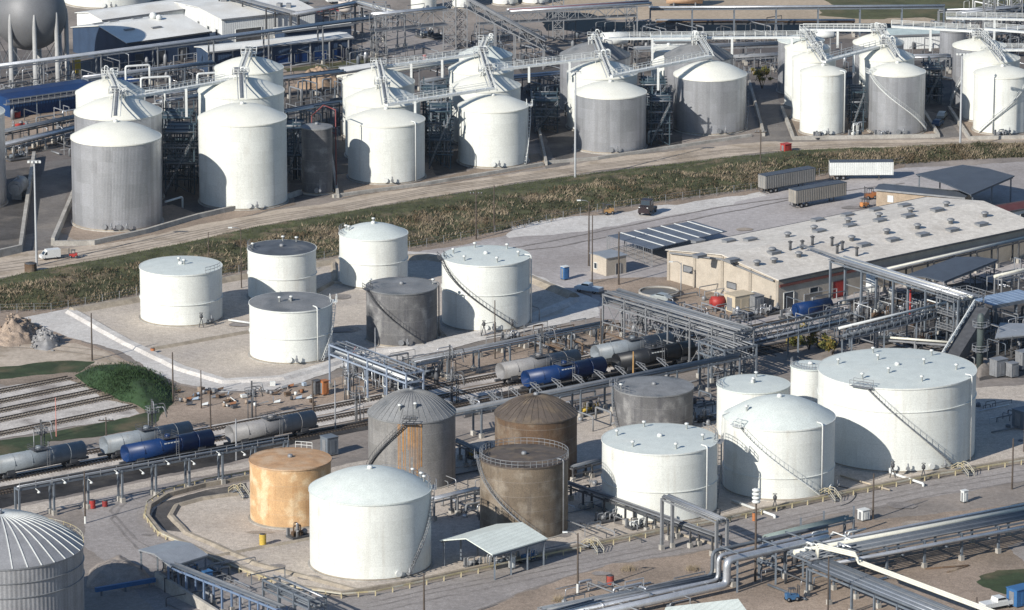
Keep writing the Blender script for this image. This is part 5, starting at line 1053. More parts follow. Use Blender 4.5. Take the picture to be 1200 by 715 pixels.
tank_car('blue-grey tank car in the back row, left of the blue left-hand car', CARGREY, 172, 565)
tank_car('deep blue tank car at left in the front row', BLUE, 197, 579.5)
tank_car('warm grey tank car in the front row behind the rusty tank', CARWARM, 318, 579.5)
tank_car('warm grey tank car in the back row beside the right-hand blue car', CARWARM, 631, 565)
tank_car('pale blue-grey tank car in the back row beside the black car', CARGREY, 741, 565)
tank_car('bright blue tank car at right in the front row by the gangways', BLUE, 661, 579.5)
tank_car('black tank car at the right end of the front row', BLACK, 766, 579.5)
def loading_arm(label, x, off, side=1):
    p = on_track(off, x)-V*(2.6*side); t = thing('loading_stand', label, 'loading stand', p); rr = random.Random(x)
    m = MB(); m.beam(p, p+Vector((0,0,6.8)), .3); part(t, 'mast', m, STEELD)
    for k in range(3):
        z = 5.2+k*.6; d = (U*rr.uniform(-1,1)+V*1.2).normalized(); m = MB(); m.path(bend([p+Vector((0,0,z)), p+d*2.4+Vector((0,0,z+.6)), p+d*3.0+Vector((0,0,z-1.2))], .4), .1, 7); part(t, 'swing_arm', m, (STEELG,STEELD,STEELG)[k])
    m = MB(); m.box((p.x,p.y,4.5), (1.8,1.6,.1), PHI); pl = part(t, 'platform', m, STEELD)
    m = MB(); c = [p+U*a+V*b+Vector((0,0,4.5)) for a, b in ((-.9,-.8),(.9,-.8),(.9,.8),(-.9,.8),(-.9,-.8))]; railing(m, c, 1.0, 1.0, .04); part(pl, 'railing', m, STEELG)
    for k in range(5): m = MB(); q = p+U*rr.uniform(-1.2,1.2)+V*rr.uniform(-.8,.8); m.tube(q, q+Vector((0,0,rr.uniform(2,5.5))), .08, 6); part(t, 'standpipe', m, rr.choice((STEELD,STEELG,STEELD)))
for x, off, lab in ((58,552,'loading arm by the left-edge grey tank car'),(188,552,'loading arm behind the blue-grey tank car'),(305,552,'dark loading arm near the scrap beyond the warm grey car'),(420,552,'loading arm beside the blue-grey gantry'),(537,552,'loading arm beside the ribbed grey tank'),(645,552,'loading arm behind the right-hand blue car'),(757,552,'loading arm behind the black car'),(428,579.5,'loading arm left of the ribbed grey tank'),(540,579.5,'loading arm in front of the empty track')): loading_arm(lab, x, off)
# ================================================================== road vehicles
WH = MB(); WH.lathe([(.01,-.12),(.5,-.12),(.5,.12),(.01,.12)], 16); TYRE = WH.mesh('wheel', RUBBER)
HB = MB(); HB.lathe([(.01,-.14),(.25,-.14),(.25,.14),(.01,.14)], 12); HUB = HB.mesh('rim', STEELG)
def wheel(t, x, y, r=.5): w = inst(t, 'wheel', TYRE, (x, y, r)); w.rotation_euler = (math.pi/2,0,0); w.scale = (r/.5,)*3; inst(w, 'rim', HUB, (0,0,0))
def trailer(label, px, py, rz, side, rib, roofm):
    p = G(px, py); t = thing('box_trailer', label, 'trailer', p, rz, 'box trailers parked in the yard'); Lc, w, h, z0 = 13.4, 2.5, 2.75, 1.15
    m = MB(); m.box((0,0,z0+h/2), (Lc,w,h)); part(t, 'box_body', m, side, False); m = MB(); m.box((0,0,z0+h+.03), (Lc+.06,w+.06,.1)); part(t, 'roof', m, roofm, False)
    m = MB()
    for i in range(28):
        for s in (-1,1): m.box((-Lc/2+.3+i*(Lc-.6)/27, s*(w/2+.025), z0+h/2), (.16,.06,h-.2))
    part(t, 'side_ribs', m, rib, False, stuff=True)
    for s in (-.62,.62): m = MB(); m.box((-Lc/2-.03,s,z0+h/2), (.06,1.2,h-.15)); d = part(t, 'rear_door', m, rib, False); m = MB(); m.beam((-Lc/2-.09,s*.6,z0+.2),(-Lc/2-.09,s*.6,z0+h-.2), .06); part(d, 'lock_bar', m, STEELG, False)
    m = MB(); m.box((0,0,z0-.12), (Lc-.6,1.0,.24)); m.box((-Lc/2+.1,0,.55), (.12,2.2,.12)); [m.beam((-Lc/2+.1,s,.55),(-Lc/2+.1,s,z0), .08) for s in (-.8,.8)]; part(t, 'chassis', m, STEELD, False, stuff=True)
    for s in (-.7,.7): m = MB(); m.box((Lc/2-3,s,.55), (.16,.16,1.1)); m.box((Lc/2-3,s,.05), (.4,.3,.1)); part(t, 'landing_leg', m, STEELD, False)
    for x in (-Lc/2+1.6,-Lc/2+2.9):
        for s in (-1,1): wheel(t, x, s*1.05, .5)
TG = mat('grey_trailer_side', (.22,.215,.205), .6, var=.12, scale=.4)
trailer('dark grey box trailer nearest the embankment in the yard', 922, 222, R(36), TG, TG, ROOFDB)
trailer('grey box trailer with pale rear doors, nearest the warehouse', 958, 239, R(36), TG, mat('tan_trailer_rib', (.27,.25,.22), .6), ROOFDB)
trailer('white ribbed box trailer standing broadside by the weeds', 1009, 210, R(2), mat('white_trailer', (.66,.68,.66), .5), STEELW, ROOFDB)
def car(label, px, py, rz, paint, kind='car', name=None):
    p = G(px, py, LAY[0]); t = thing(name or {'car':'parked_car','pickup':'pickup_truck','van':'utility_van','truck':'truck_tractor'}[kind], label, 'car' if kind == 'car' else 'truck' if kind != 'van' else 'van', p, rz)
    prof = {'car': [(-2.2,.35),(2.2,.35),(2.2,.75),(1.2,.92),(.55,1.42),(-1.2,1.42),(-1.9,.95),(-2.2,.9)], 'pickup': [(-2.7,.45),(2.7,.45),(2.7,.95),(1.5,1.1),(1.0,1.75),(-.4,1.75),(-.5,1.1),(-2.7,1.1)],
            'van': [(-2.6,.4),(2.4,.4),(2.4,1.05),(1.8,1.15),(1.3,1.9),(.9,2.0),(.9,2.35),(-2.6,2.35)], 'truck': [(-2.6,.6),(2.8,.6),(2.8,1.9),(1.6,2.0),(1.4,3.0),(-.3,3.1),(-.4,1.1),(-2.6,1.1)]}[kind]
    w = {'car':1.7,'pickup':1.95,'van':2.0,'truck':2.4}[kind]; n = len(prof); m = MB(); vs = [(x, s*w/2*(.86 if z > 1.15 and kind != 'van' else 1), z) for s in (-1,1) for x, z in prof]
    m.add(vs, [tuple(range(n)), tuple(range(2*n-1,n-1,-1))]+[(i, n+i, n+(i+1) % n, (i+1) % n) for i in range(n)]); bd = part(t, 'body', m, paint, False)
    g = {'car': ((1.2,.95),(.55,1.40),(-1.2,1.40),(-1.9,.98)), 'pickup': ((1.5,1.13),(1.0,1.72),(-.4,1.72),(-.48,1.15)), 'van': ((1.8,1.2),(1.3,1.88),(.9,1.95),(.95,1.2)), 'truck': ((1.62,2.05),(1.42,2.95),(-.2,2.95),(-.2,2.05))}[kind]
    for s in (-1,1): m = MB(); m.add([(x*.93, s*(w/2+.01)*(.93 if kind != 'van' else 1.0), z*.99+.02) for x, z in g], [(0,1,2,3)]); part(t, 'side_window', m, GLASS, False)
    m = MB(); (x0,z0),(x1,z1) = g[0], g[1]; m.add([(x0+.03,-w*.4,z0),(x0+.03,w*.4,z0),(x1+.03,w*.38,z1),(x1+.03,-w*.38,z1)], [(0,1,2,3)]); part(t, 'windscreen', m, GLASS, False)
    e = prof[1][0]
    for s in (-1,1): m = MB(); m.box((e+.02,s*w*.36,prof[2][1]-.12), (.08,.3,.16)); part(t, 'headlight', m, STEELW, False)
    rr_ = .34 if kind == 'car' else .4 if kind != 'truck' else .52
    for x in (-e*.62, e*.62):
        for s in (-1,1): wheel(t, x, s*(w/2-.1), rr_)
    return t
CW = mat('white_car_paint', (.62,.63,.62), .35, var=.03); CB = mat('dark_blue_car_paint', (.03,.06,.12), .35, var=.05); CS = mat('silver_car_paint', (.40,.44,.45), .35, metal=.4, var=.05); CT = mat('teal_car_paint', (.12,.30,.32), .4)
car('white utility van parked on the sandy road at left', 58, 303, R(205), CW, 'van').scale = (.8,.8,.8)
t = car('pale pickup truck parked below the small tan shed', 690, 342, R(150), mat('pale_blue_truck_paint', (.36,.44,.52), .4), 'pickup')
car('black truck tractor with red grille standing in the open yard', 759, 250, R(250), mat('black_truck_paint', (.03,.022,.025), .35), 'truck')
car('silver car parked deep in the lane right of the white stair', 1104, 138, R(75), CS); car('dark blue car parked in front of the silver car in the lane', 1099, 147, R(70), CB)
car('white car at the top edge left of the pale tanks', 330, 6, R(30), CW); car('silver car at the top edge beside the white car', 352, 5, R(36), CS); car('white pickup at the top edge near the red tractor', 395, 3, R(20), CW, 'pickup')
car('teal car parked on the grass beside the large works building', 248, 36, R(125), CT); car('dark car parked by the windows of the works building', 264, 39, R(125), CB)
car('red tractor-like truck at the top between pipe bridges', 384, 16, R(15), RED, 'pickup'); car('dark car under the open loading shed front', 297, 41, R(30), CB)
car('white pickup with tool bed in the lower right corner', 1168, 712, R(30), CW, 'pickup'); car('pale car in the shade behind the open steel frame', 775, 352, R(140), CS)
car('dark car parked beside the round concrete basin', 782, 362, R(140), CB)
def machine(label, px, py, rz, paint, s=1.0, name='forklift', cat='forklift'):
    p = G(px, py, LAY[0]); t = thing(name, label, cat, p, rz)
    m = MB(); m.box((0,0,.75*s), (2.2*s,1.2*s,.8*s)); m.box((-.8*s,0,1.15*s), (.7*s,1.1*s,.5*s)); part(t, 'chassis', m, paint, False, stuff=True)
    m = MB(); [m.beam((x,y,1.1*s),(x*.8,y*.9,2.2*s), .09) for x in (-.5*s,.6*s) for y in (-.5*s,.5*s)]; m.box((0,0,2.22*s), (1.2*s,1.1*s,.08)); part(t, 'cab_frame', m, STEELD, False)
    m = MB(); [m.beam((1.25*s,y,.2),(1.2*s,y,2.7*s), .12) for y in (-.35*s,.35*s)]; m.beam((1.25*s,-.4*s,2.5*s),(1.25*s,.4*s,2.5*s), .1); part(t, 'mast', m, STEELD, False)
    for y in (-.3*s,.3*s): m = MB(); m.box((1.8*s,y,.25), (1.1*s,.14,.07)); part(t, 'fork', m, STEELD, False)
    for x in (-.8*s,.75*s):
        for y in (-.6*s,.6*s): wheel(t, x, y, .38*s)
machine('orange forklift working between the grey trailer and the store', 1020, 233, R(200), ORANGE)
machine('small orange forklift stopped in front of the brick store', 1013, 243, R(40), mat('faded_orange', (.5,.22,.08), .6), .8)
machine('tan loader parked on the gravel strip below the weeds', 713, 251, R(200), mat('tan_paint', (.40,.24,.10), .6), .9, 'yard_loader', 'loader')
machine('red buggy standing next to the white utility van', 86, 302, R(180), RED, .7, 'yard_buggy', 'buggy')
machine('blue compressor cart on the dirt in the right foreground', 928, 704, R(20), mat('worn_blue_paint', (.05,.13,.26), .5), .9, 'compressor_cart', 'cart')
# ================================================================== poles, masts and lamps
def pole(label, x, yt, yb, r=.13, kind='plain', material=WOOD, name='utility_pole', cat='pole'):
    p = G(x, yb, 0); h = max(3, ZAT(x, yt, p.y)); t = thing(name, label, cat, p); m = MB(); m.lathe([(r*1.25,0),(r*.8,h),(.01,h+.02)], 10, p); part(t, 'shaft', m, material)
    if kind == 'cross':
        m = MB(); m.beam(p+Vector((-1.3,0,h-.6)), p+Vector((1.3,.2,h-.6)), .14, .16); part(t, 'crossarm', m, WOOD)
        for x_ in (-1.1,-.5,.5,1.1): m = MB(); m.lathe([(.01,0),(.1,0),(.12,.2),(.01,.28)], 8, p+Vector((x_,.05,h-.5))); part(t, 'insulator', m, STEELG)
    if kind in ('lamp', 'lampred'):
        m = MB(); m.path(bend([p+Vector((0,0,h-.4)), p+Vector((-.5,-.1,h+.2)), p+Vector((-1.8,-.3,h+.3))], .3), .06, 6); part(t, 'arm', m, STEELG); m = MB(); m.box((p.x-2.0,p.y-.3,h+.28), (.8,.35,.2)); part(t, 'lamp_head', m, STEELW)
    if kind == 'mast':
        m = MB(); m.beam(p+Vector((-1.2,0,h)), p+Vector((1.2,0,h)), .12); part(t, 'yard_arm', m, STEELG)
        for x_ in (-1.1,-.4,.4,1.1): m = MB(); m.box((p.x+x_,p.y-.25,h-.25), (.45,.35,.4)); part(t, 'floodlight', m, STEELW)
    if kind == 'siren':
        for k in range(4): m = MB(); m.lathe([(.05,0),(.62,.05),(.68,.3),(.3,.5),(.05,.52)], 16, p+Vector((0,0,h-2.4+k*.62))); part(t, 'horn_disc', m, STEELW)
    if kind == 'band': m = MB(); m.lathe([(r*1.35,0),(r*1.32,1.3)], 10, p); part(t, 'painted_band', m, STEELW)
    return t
MASTM = mat('galvanised_mast', (.34,.355,.37), .5, var=.08)
for x, yt, yb, r, k, mt, lab in (
 (43,188,312,.2,'mast',MASTM,'tall pale floodlight mast by the lane at far left'),(674,84,212,.2,'mast',MASTM,'tall pale floodlight mast in front of the silver silo'),(1125,62,176,.2,'mast',MASTM,'tall pale floodlight mast left of the right-edge silo'),
 (891,152,204,.13,'cross',WOOD,'dark power pole by the dark grey box trailer'),(558,224,281,.14,'cross',WOOD,'power pole with crossarm right of the white domed pad tank'),(579,217,272,.13,'plain',WOOD,'plain dark pole beside the crossarm pole below the embankment'),
 (690,236,312,.15,'lamp',WOOD,'lamp pole in the yard above the small tan shed'),(694,252,333,.12,'plain',WOOD,'thin dark pole at the corner of the small tan shed'),(725,272,334,.16,'plain',WOOD,'black pole in front of the small tan shed'),
 (798,308,342,.1,'lamp',STEELG,'thin lamp post in front of the warehouse gable'),(108,367,423,.14,'plain',WOOD,'dark pole at the left corner of the gravel pad'),(203,413,471,.14,'plain',WOOD,'dark pole right of the green mound'),
 (236,434,479,.11,'plain',WOOD,'thin pole standing in the scrap right of the mound'),(247,463,514,.14,'plain',WOOD,'dark pole beside the empty track below the scrap'),(125,489,534,.13,'cross',WOOD,'pole with crossarm behind the back-row tank cars'),
 (66,466,512,.08,'plain',mat('red_white_mast', (.45,.2,.17), .6),'slim reddish mast beside the lowest stub track'),(277,491,540,.14,'plain',STEELG,'grey post at the end of the blue left-hand tank car'),(367,446,492,.15,'plain',WOOD,'dark pole by the orange drum box'),
 (580,352,421,.12,'plain',WOOD,'thin dark pole in front of the large white pad tank'),(704,362,430,.12,'plain',WOOD,'dark pole left of the braced steel frame'),(742,412,446,.15,'plain',mat('ochre_post', (.33,.20,.08), .7),'ochre post between the gangways'),
 (677,625,697,.15,'lamp',WOOD,'pole with white-painted foot on the dirt beside the road'),(497,672,738,.15,'plain',WOOD,'dark pole at the bottom edge below the big white domed tank'),(885,572,682,.17,'siren',WOOD,'siren pole with stacked white horns by the road'),
 (1023,555,609,.14,'plain',WOOD,'dark pole on the road verge in front of the huge tank'),(1186,514,574,.14,'plain',WOOD,'dark pole at the right edge beside the road'),(970,652,728,.13,'plain',WOOD,'dark pole among the racks at the bottom edge'),
 (100,552,614,.13,'band',WOOD,'pole with white foot beside the ribbed grey dome'),(1144,700,735,.12,'plain',WOOD,'short dark pole by the cream pipes at the bottom edge'),(440,384,452,.1,'plain',STEELG,'thin grey post left of the blue-grey gantry'),
 (283,268,338,.1,'lamp',WOOD,'lamp pole between the two left white pad tanks'),(245,272,334,.09,'plain',WOOD,'thin pole behind the left white pad tank'),(393,446,505,.12,'plain',STEELG,'grey post beside the warm grey tank car'),
 (1105,330,378,.12,'plain',STEELG,'grey post near the conveyor bridge'),(1200,480,530,.12,'plain',WOOD,'dark pole at the right edge in the bund')):
    pole(lab, x, yt, yb, r, k, mt, {'mast':'floodlight_mast','lamp':'lamp_post','siren':'siren_pole'}.get(k, 'utility_pole'))
bl = [o for o in bpy.data.objects if o.get('label','').startswith('pole with white-painted')][0]; m = MB(); m.lathe([(.22,0),(.21,1.8)], 10, bl.location); part(bl, 'painted_band', m, STEELW)
# guard rail along the road, low fence below the weeds
def guardrail(label, pts, h=.85, sp=3.2, material=RAILY, name='guard_rail'):
    v = [G(*p) for p in pts]; t = thing(name, label, 'guard rail', v[0]); top = MB(); pm = MB(); pm.box((0,0,h/2), (.2,.2,h+.1)); pme = pm.mesh('rail_post', material); acc = 0
    for a, b in zip(v, v[1:]):
        top.beam(a+Vector((0,0,h)), b+Vector((0,0,h)), .12, .22); n = max(1, round((b-a).length/sp))
        for i in range(n): inst(t, 'rail_post', pme, a.lerp(b, i/n)-v[0])
    part(t, 'rail_beam', top, material)
guardrail('pale yellow guard rail curving round the left end of the front bund', [(318,553),(240,567),(192,580),(172,594),(169,608),(185,629),(222,646)], sp=2.6)
guardrail('pale yellow guard rail along the road below the rusty orange tank', [(230,651),(290,676),(345,694),(400,702),(440,699)], sp=2.6)
guardrail('pale yellow guard rail along the road from the big white domed tank to the portal', [(440,699),(500,686),(600,664),(700,643),(775,627),(838,616)])
guardrail('pale yellow guard rail along the road in front of the white domed and huge tanks', [(838,616),(910,600),(1000,581),(1100,561),(1235,539)])
v = [G(x, along(LO, x)+2) for x in range(-20, 1080, 20)]; t = thing('wire_fence', 'thin wire fence along the foot of the weedy embankment', 'fence', v[0]); pm = MB(); pm.box((0,0,.9), (.1,.1,1.8)); pme = pm.mesh('fence_post', STEELG); wm = MB()
for a, b in zip(v, v[1:]):
    inst(t, 'fence_post', pme, a-v[0])
    for z in (.6,1.2,1.75): wm.beam(a+Vector((0,0,z)), b+Vector((0,0,z)), .03)
part(t, 'wires', wm, STEELG, stuff=True)
# bund stairs
def stile(label, x, y, mt=RAILY):
    p = G(x, y); t = thing('bund_stile', label, 'steps', p); d = -V
    for k, (z, o) in enumerate(((.3,-1.6),(.6,-1.1),(.9,-.6),(1.2,0),(.9,.6),(.6,1.1),(.3,1.6))): m = MB(); q = p+V*o+Vector((0,0,z)); m.beam(q-U*.6, q+U*.6, .5, .08); part(t, 'tread', m, STEELG)
    for s in (-.65,.65): m = MB(); railing(m, [p+U*s+V*o+Vector((0,0,z)) for o, z in ((-2.2,.1),(-.5,1.2),(.5,1.2),(2.2,.1))], .9, 1.4, .04); part(t, 'handrail', m, mt)
stile('yellow-railed steps over the bund wall in front of the white domed tank', 972, 586); stile('yellow-railed steps over the bund wall in front of the huge tank', 1128, 556); stile('yellow-railed steps over the bund wall by the lamp pole', 694, 646); stile('pale-railed steps beside the rusty orange tank', 280, 582)
# ================================================================== pipes, pumps, boxes and loose things
def pline(label, pts, r, mt, name='ground_pipe', rad=.5):
    P3 = [G(x, y, 0)+Vector((0,0,z)) for x, y, z in pts]; m = MB(); m.path(bend(P3, rad), r, 9); return solo(name, m, mt, label, 'pipe', base=(P3[0].x,P3[0].y,0))
pline('white ground pipe crossing the bund wall left of the white domed tank', [(858,590,.5),(908,608,.5),(908,608,0)], .24, STEELW)
pline('white ground pipe leading out from the foot of the huge tank', [(1043,558,1.4),(1043,558,.6),(1082,571,.6),(1082,571,0)], .22, STEELW)
pline('tan ground pipe between the white domed tank and the road', [(985,560,.4),(1043,577,.4)], .16, mat('tan_pipe', (.42,.36,.28), .6))
pline('pale looped pipe in front of the dark grey pad tank', [(499,403,0),(499,403,2.2),(512,394,2.2),(512,394,0)], .12, STEELG)
pline('white pipe along the ground at the foot of the left white pad tank', [(268,378,.5),(296,382,.5)], .2, STEELW)
pline('thin pipe looping from the large white pad tank to the pipe run', [(621,372,2.4),(632,376,2.4),(632,376,0)], .1, STEELG)
pline('dark hose curled on the gravel right of the white domed tank', [(978,570,.1),(1000,574,.1),(1004,582,.1),(996,590,.1),(985,594,.1)], .12, STEELD, 'hose', 2)
pline('grey pipe along the road verge beneath the pole with the white foot', [(640,650,1.0),(676,642,1.0),(690,648,1.0)], .1, STEELG)
pline('rusty pipe lying on the dirt below the right-hand rack', [(1085,668,.15),(1135,664,.15),(1110,672,.15)], .2, BROWN, 'loose_pipe', .1)
pline('white pipe leg in the left shade between the first silo rows', [(194,250,2.4),(214,244,2.4),(214,244,0)], .22, STEELW); pline('white pipe leg right of the silver silo by the mast', [(760,168,0),(760,168,2.6),(776,166,2.6),(776,166,0)], .22, STEELW)
def skid(label, x, y, w=3.0, d=2.0, h=1.8, mt=STEELG, seed=0, name='pump_skid', rz=None):
    p = G(x, y, LAY[0]); rz = PHI if rz is None else rz; t = thing(name, label, 'pump', p, rz); rr = random.Random(seed+int(x*7+y))
    m = MB(); m.box((0,0,.15), (w,d,.3)); part(t, 'base_frame', m, STEELD, False)
    m = MB(); m.tube((-w*.35,0,.75), (w*.05,0,.75), .38, 12); m.tube((w*.05,0,.75), (w*.3,0,.75), .26, 10); part(t, 'motor', m, mt, False)
    m = MB(); m.ball((w*.32,0,.75), .5, 12, 8); part(t, 'pump_casing', m, STEELG, False)
    for k in range(4):
        x0, y0 = rr.uniform(-w/2,w/2), rr.uniform(-d/2,d/2); hh = rr.uniform(.7,1)*h; x1 = x0+rr.uniform(-1.5,1.5); m = MB(); m.path(bend([(x0,y0,.2),(x0,y0,hh),(x1,y0,hh),(x1,y0,.2)], .25), rr.uniform(.07,.14), 7); m.tube((x0,y0,hh*.5),(x0,y0,hh*.5+.1), .26, 8); part(t, 'pipe_loop', m, rr.choice((STEELG,PIPE_S,mt)), False)
    m = MB(); m.box((-w*.4,d*.4,.9), (.5,.3,1.2)); part(t, 'control_box', m, STEELG, False)
for i, (x, y, w, d, h, mt, lab) in enumerate((
 (350,629,3.6,2.2,3.0,BROWN,'brown-framed pump skid between the rusty tank and the big white tank'),(590,662,4,2.4,2.2,STEELB,'blue pump skid under the left side of the mint canopy'),(620,656,4,2.2,2.0,BLUEL,'blue pump skid under the right side of the mint canopy'),
 (556,664,3,2,2.0,STEELG,'grey pump skid at the left edge of the mint canopy'),(205,668,3.4,2.2,2.4,STEELG,'grey pump skid under the grey gabled canopy'),(228,675,2.6,2,2,BLUEL,'blue pump skid right of the grey gabled canopy'),
 (640,604,4,2,1.8,STEELG,'pump skid in the bund right of the brown tank with the handrail'),(712,610,4,2,1.6,STEELG,'grey pump skid in front of the middle white tank'),(745,618,3,2,1.6,STEELW,'white pump skid below the pipe tray'),
 (560,535,4,2,2.4,YELLOW,'yellow-handled pump skid between the ribbed tank and brown dome'),(690,484,4,2,2.2,YELLOW,'yellow-handled pump skid beneath the pipeway'),(826,492,4,2.2,2.2,STEELG,'pump skid behind the small white tank'),
 (600,398,4,2,2,STEELG,'rusty valve skid below the large white pad tank'),(640,395,3,2,2,STEELD,'dark valve skid on the dirt behind the back-row cars'),(505,440,4,3,3,STEELB,'blue pump skid under the right end of the gantry'),
 (440,440,4,3,2.2,STEELG,'grey valve skid under the middle of the gantry'),(415,420,3,2,2,RED,'red-valved skid at the left foot of the gantry'),(470,455,4,2,2.4,STEELG,'valve skid at the track side of the gantry'),
 (1000,372,5,3,2.4,STEELG,'machinery skid in the bay beside the blue vessel'),(1030,372,5,3,2.6,BROWN,'brown machinery skid in the bay under the pipe bridge'),(1062,366,5,3,2.6,STEELG,'machinery skid in the bay by the red column'),(1092,362,4,3,2.6,STEELD,'dark machinery skid at the right end of the bay'),
 (1040,400,5,3,2,STEELD,'dark machinery skid below the conveyor bridge'),(1080,402,5,3,2,ORANGE,'orange machinery skid below the conveyor bridge'),(970,405,4,3,2.4,STEELD,'dark machinery skid beside the yellow-green shrub'),
 (930,372,5,3,2.4,STEELG,'machinery skid in front of the warehouse doors'),(905,366,4,3,2,STEELG,'machinery skid right of the beige plant box'),(880,372,4,3,2,STEELG,'machinery skid below the beige plant box'),
 (60,112,5,3,3,STEELG,'pipework skid under the right side of the steel sphere'),(20,108,5,3,3,STEELG,'pipework skid under the left side of the steel sphere'),(100,100,5,3,3,STEELD,'pipework skid right of the steel sphere legs'),(160,92,6,3,3,STEELG,'pipework skid in front of the process hall'),(130,98,5,3,3,STEELG,'pipework skid behind the leftmost silo row'),
 (195,88,6,3,3,STEELD,'dark pipework skid right of the process hall'),(220,92,6,3,3,STEELG,'pipework skid left of the open loading shed'),(235,112,5,3,2.6,STEELW,'white pipework skid behind the second silo row'),(20,186,5,3,3,STEELB,'pipework skid in the shade beside the lane at far left'),
 (500,42,5,3,2.4,STEELW,'white machinery under the lattice bridge'),(512,44,4,3,2.4,STEELD,'dark machinery under the lattice bridge'),(960,162,2.4,1.4,1.6,STEELG,'valve set at the foot of the slender white silo'),(1003,160,3,2,3.2,STEELW,'white pump set between slender silo and the silver one'),
 (25,150,4,2,2,RED,'red pump set on the dirt beside the blue shed'),(1032,160,2.4,1.6,1.6,STEELG,'valve set at the foot of the dark silver silo'),(1172,160,2.4,1.6,1.6,STEELG,'valve set at the foot of the right-edge silo'))): skid(lab, x, y, w, d, h, mt, i)
def drum(label, x, y, r, h, mt, name='steel_drum', cat='drum'):
    p = G(x, y, LAY[0]); t = thing(name, label, cat, p); m = MB(); m.lathe([(.01,0),(r,0),(r,h),(.01,h)], 18, smooth=False); part(t, 'drum_body', m, mt, False)
    for z in (.02,h*.36,h*.68,h-.04): m = MB(); m.lathe([(r,z-.04),(r+.04,z),(r,z+.04)], 18); part(t, 'hoop', m, mt, False)
    m = MB(); m.lathe([(.01,h+.04),(r*.9,h+.04),(r*.9,h)], 18); part(t, 'lid', m, STEELD, False)
drum('yellow drum standing on the gravel by the rusty orange tank', 308, 638, .55, 1.7, YELLOW); drum('red drum lying near the pole with the white foot', 715, 684, .6, 1.3, mat('faded_red', (.30,.06,.045), .7))
drum('red drum left of the pale road below the tracks', 108, 595, .55, 1.3, RED); drum('dark red drum beside the other red drum below the tracks', 123, 593, .45, .9, mat('dark_red', (.22,.03,.03), .6)); drum('orange drum on the verge beside the siren pole', 884, 610, .35, 1.3, ORANGE)
drum('orange marker drum at the gravel pad corner', 179, 413, .4, .8, ORANGE); drum('red drum on the lane beside the blue shed', 19, 137, 1.0, 1.2, RED); drum('brown drum beside the far-left mast', 36, 318, 1.2, 1.6, BROWN); drum('red drum on the apron under the lattice bridge', 498, 70, .5, 1.3, RED)
def crate(label, x, y, d, mt, rz=None, name='equipment_box', cat='box', top=None):
    p = G(x, y, LAY[0]); t = thing(name, label, cat, p, PHI if rz is None else rz); m = MB(); m.box((0,0,d[2]/2+.1), d); part(t, 'casing', m, mt, False); m = MB(); m.box((0,0,d[2]+.14), (d[0]+.2,d[1]+.2,.1)); part(t, 'lid', m, top or mt, False)
    m = MB(); m.box((-d[0]/2-.03,0,d[2]*.5), (.06,d[1]*.45,d[2]*.8)); part(t, 'door', m, STEELG, False); m = MB(); m.box((0,-d[1]/2-.03,d[2]*.5), (d[0]*.4,.06,d[2]*.7)); part(t, 'access_panel', m, mt, False)
    m = MB(); [m.box((a*d[0]*.4,b*d[1]*.4,.06), (.3,.3,.14)) for a in (-1,1) for b in (-1,1)]; part(t, 'feet', m, STEELD, False, stuff=True)
crate('blue portable toilet beside the pickup truck', 662, 327, (1.2,1.2,2.4), BLUEL, name='portable_toilet', cat='toilet', top=STEELW)
crate('beige plant box beside the red vessel', 866, 364, (4.6,3.4,3.2), mat('beige_paint', (.50,.43,.32), .7)); crate('grey cabinet right of the beige plant box', 884, 364, (2.2,3.0,3.0), STEELG); crate('red box on the sandy road edge', 921, 177, (1.8,1.6,1.5), RED)
crate('orange box among the scrap left of the gantry', 380, 462, (1.2,1.2,2.4), ORANGE); crate('dark box beside the orange box', 371, 462, (1.2,1.2,2.4), STEELD); crate('white box on the road verge in front of the racks', 1012, 609, (1.5,1.3,1.6), STEELW)
crate('grey transformer left in the group behind the huge tank', 1170, 440, (2.6,2.0,3.0), STEELG, name='transformer', cat='transformer'); crate('grey transformer middle in the group behind the huge tank', 1186, 441, (1.6,1.6,2.4), STEELG, name='transformer', cat='transformer'); crate('grey transformer right in the group behind the huge tank', 1200, 432, (2.6,2.0,3.2), STEELG, name='transformer', cat='transformer')
crate('blue-grey cubicle beside the warm grey tank car', 386, 532, (2.2,2.2,3.0), STEELB); crate('white cabinet under the mint canopy', 600, 666, (.8,.7,1.8), STEELW); crate('blue tank box under the grey gabled canopy', 242, 684, (1.4,1.4,2.0), BLUEL); crate('blue container at the lower right corner', 1195, 708, (3.4,2.4,2.6), BLUEL)
crate('yellow cabinet next to the steel sphere legs', 90, 88, (1.4,1.4,4.5), YELLOW); crate('blue-grey control hut at the right edge of the bund', 1200, 500, (3,3,3), STEELB); crate('white meter box on the verge by the racks', 1130, 588, (.9,.8,1.8), STEELW)
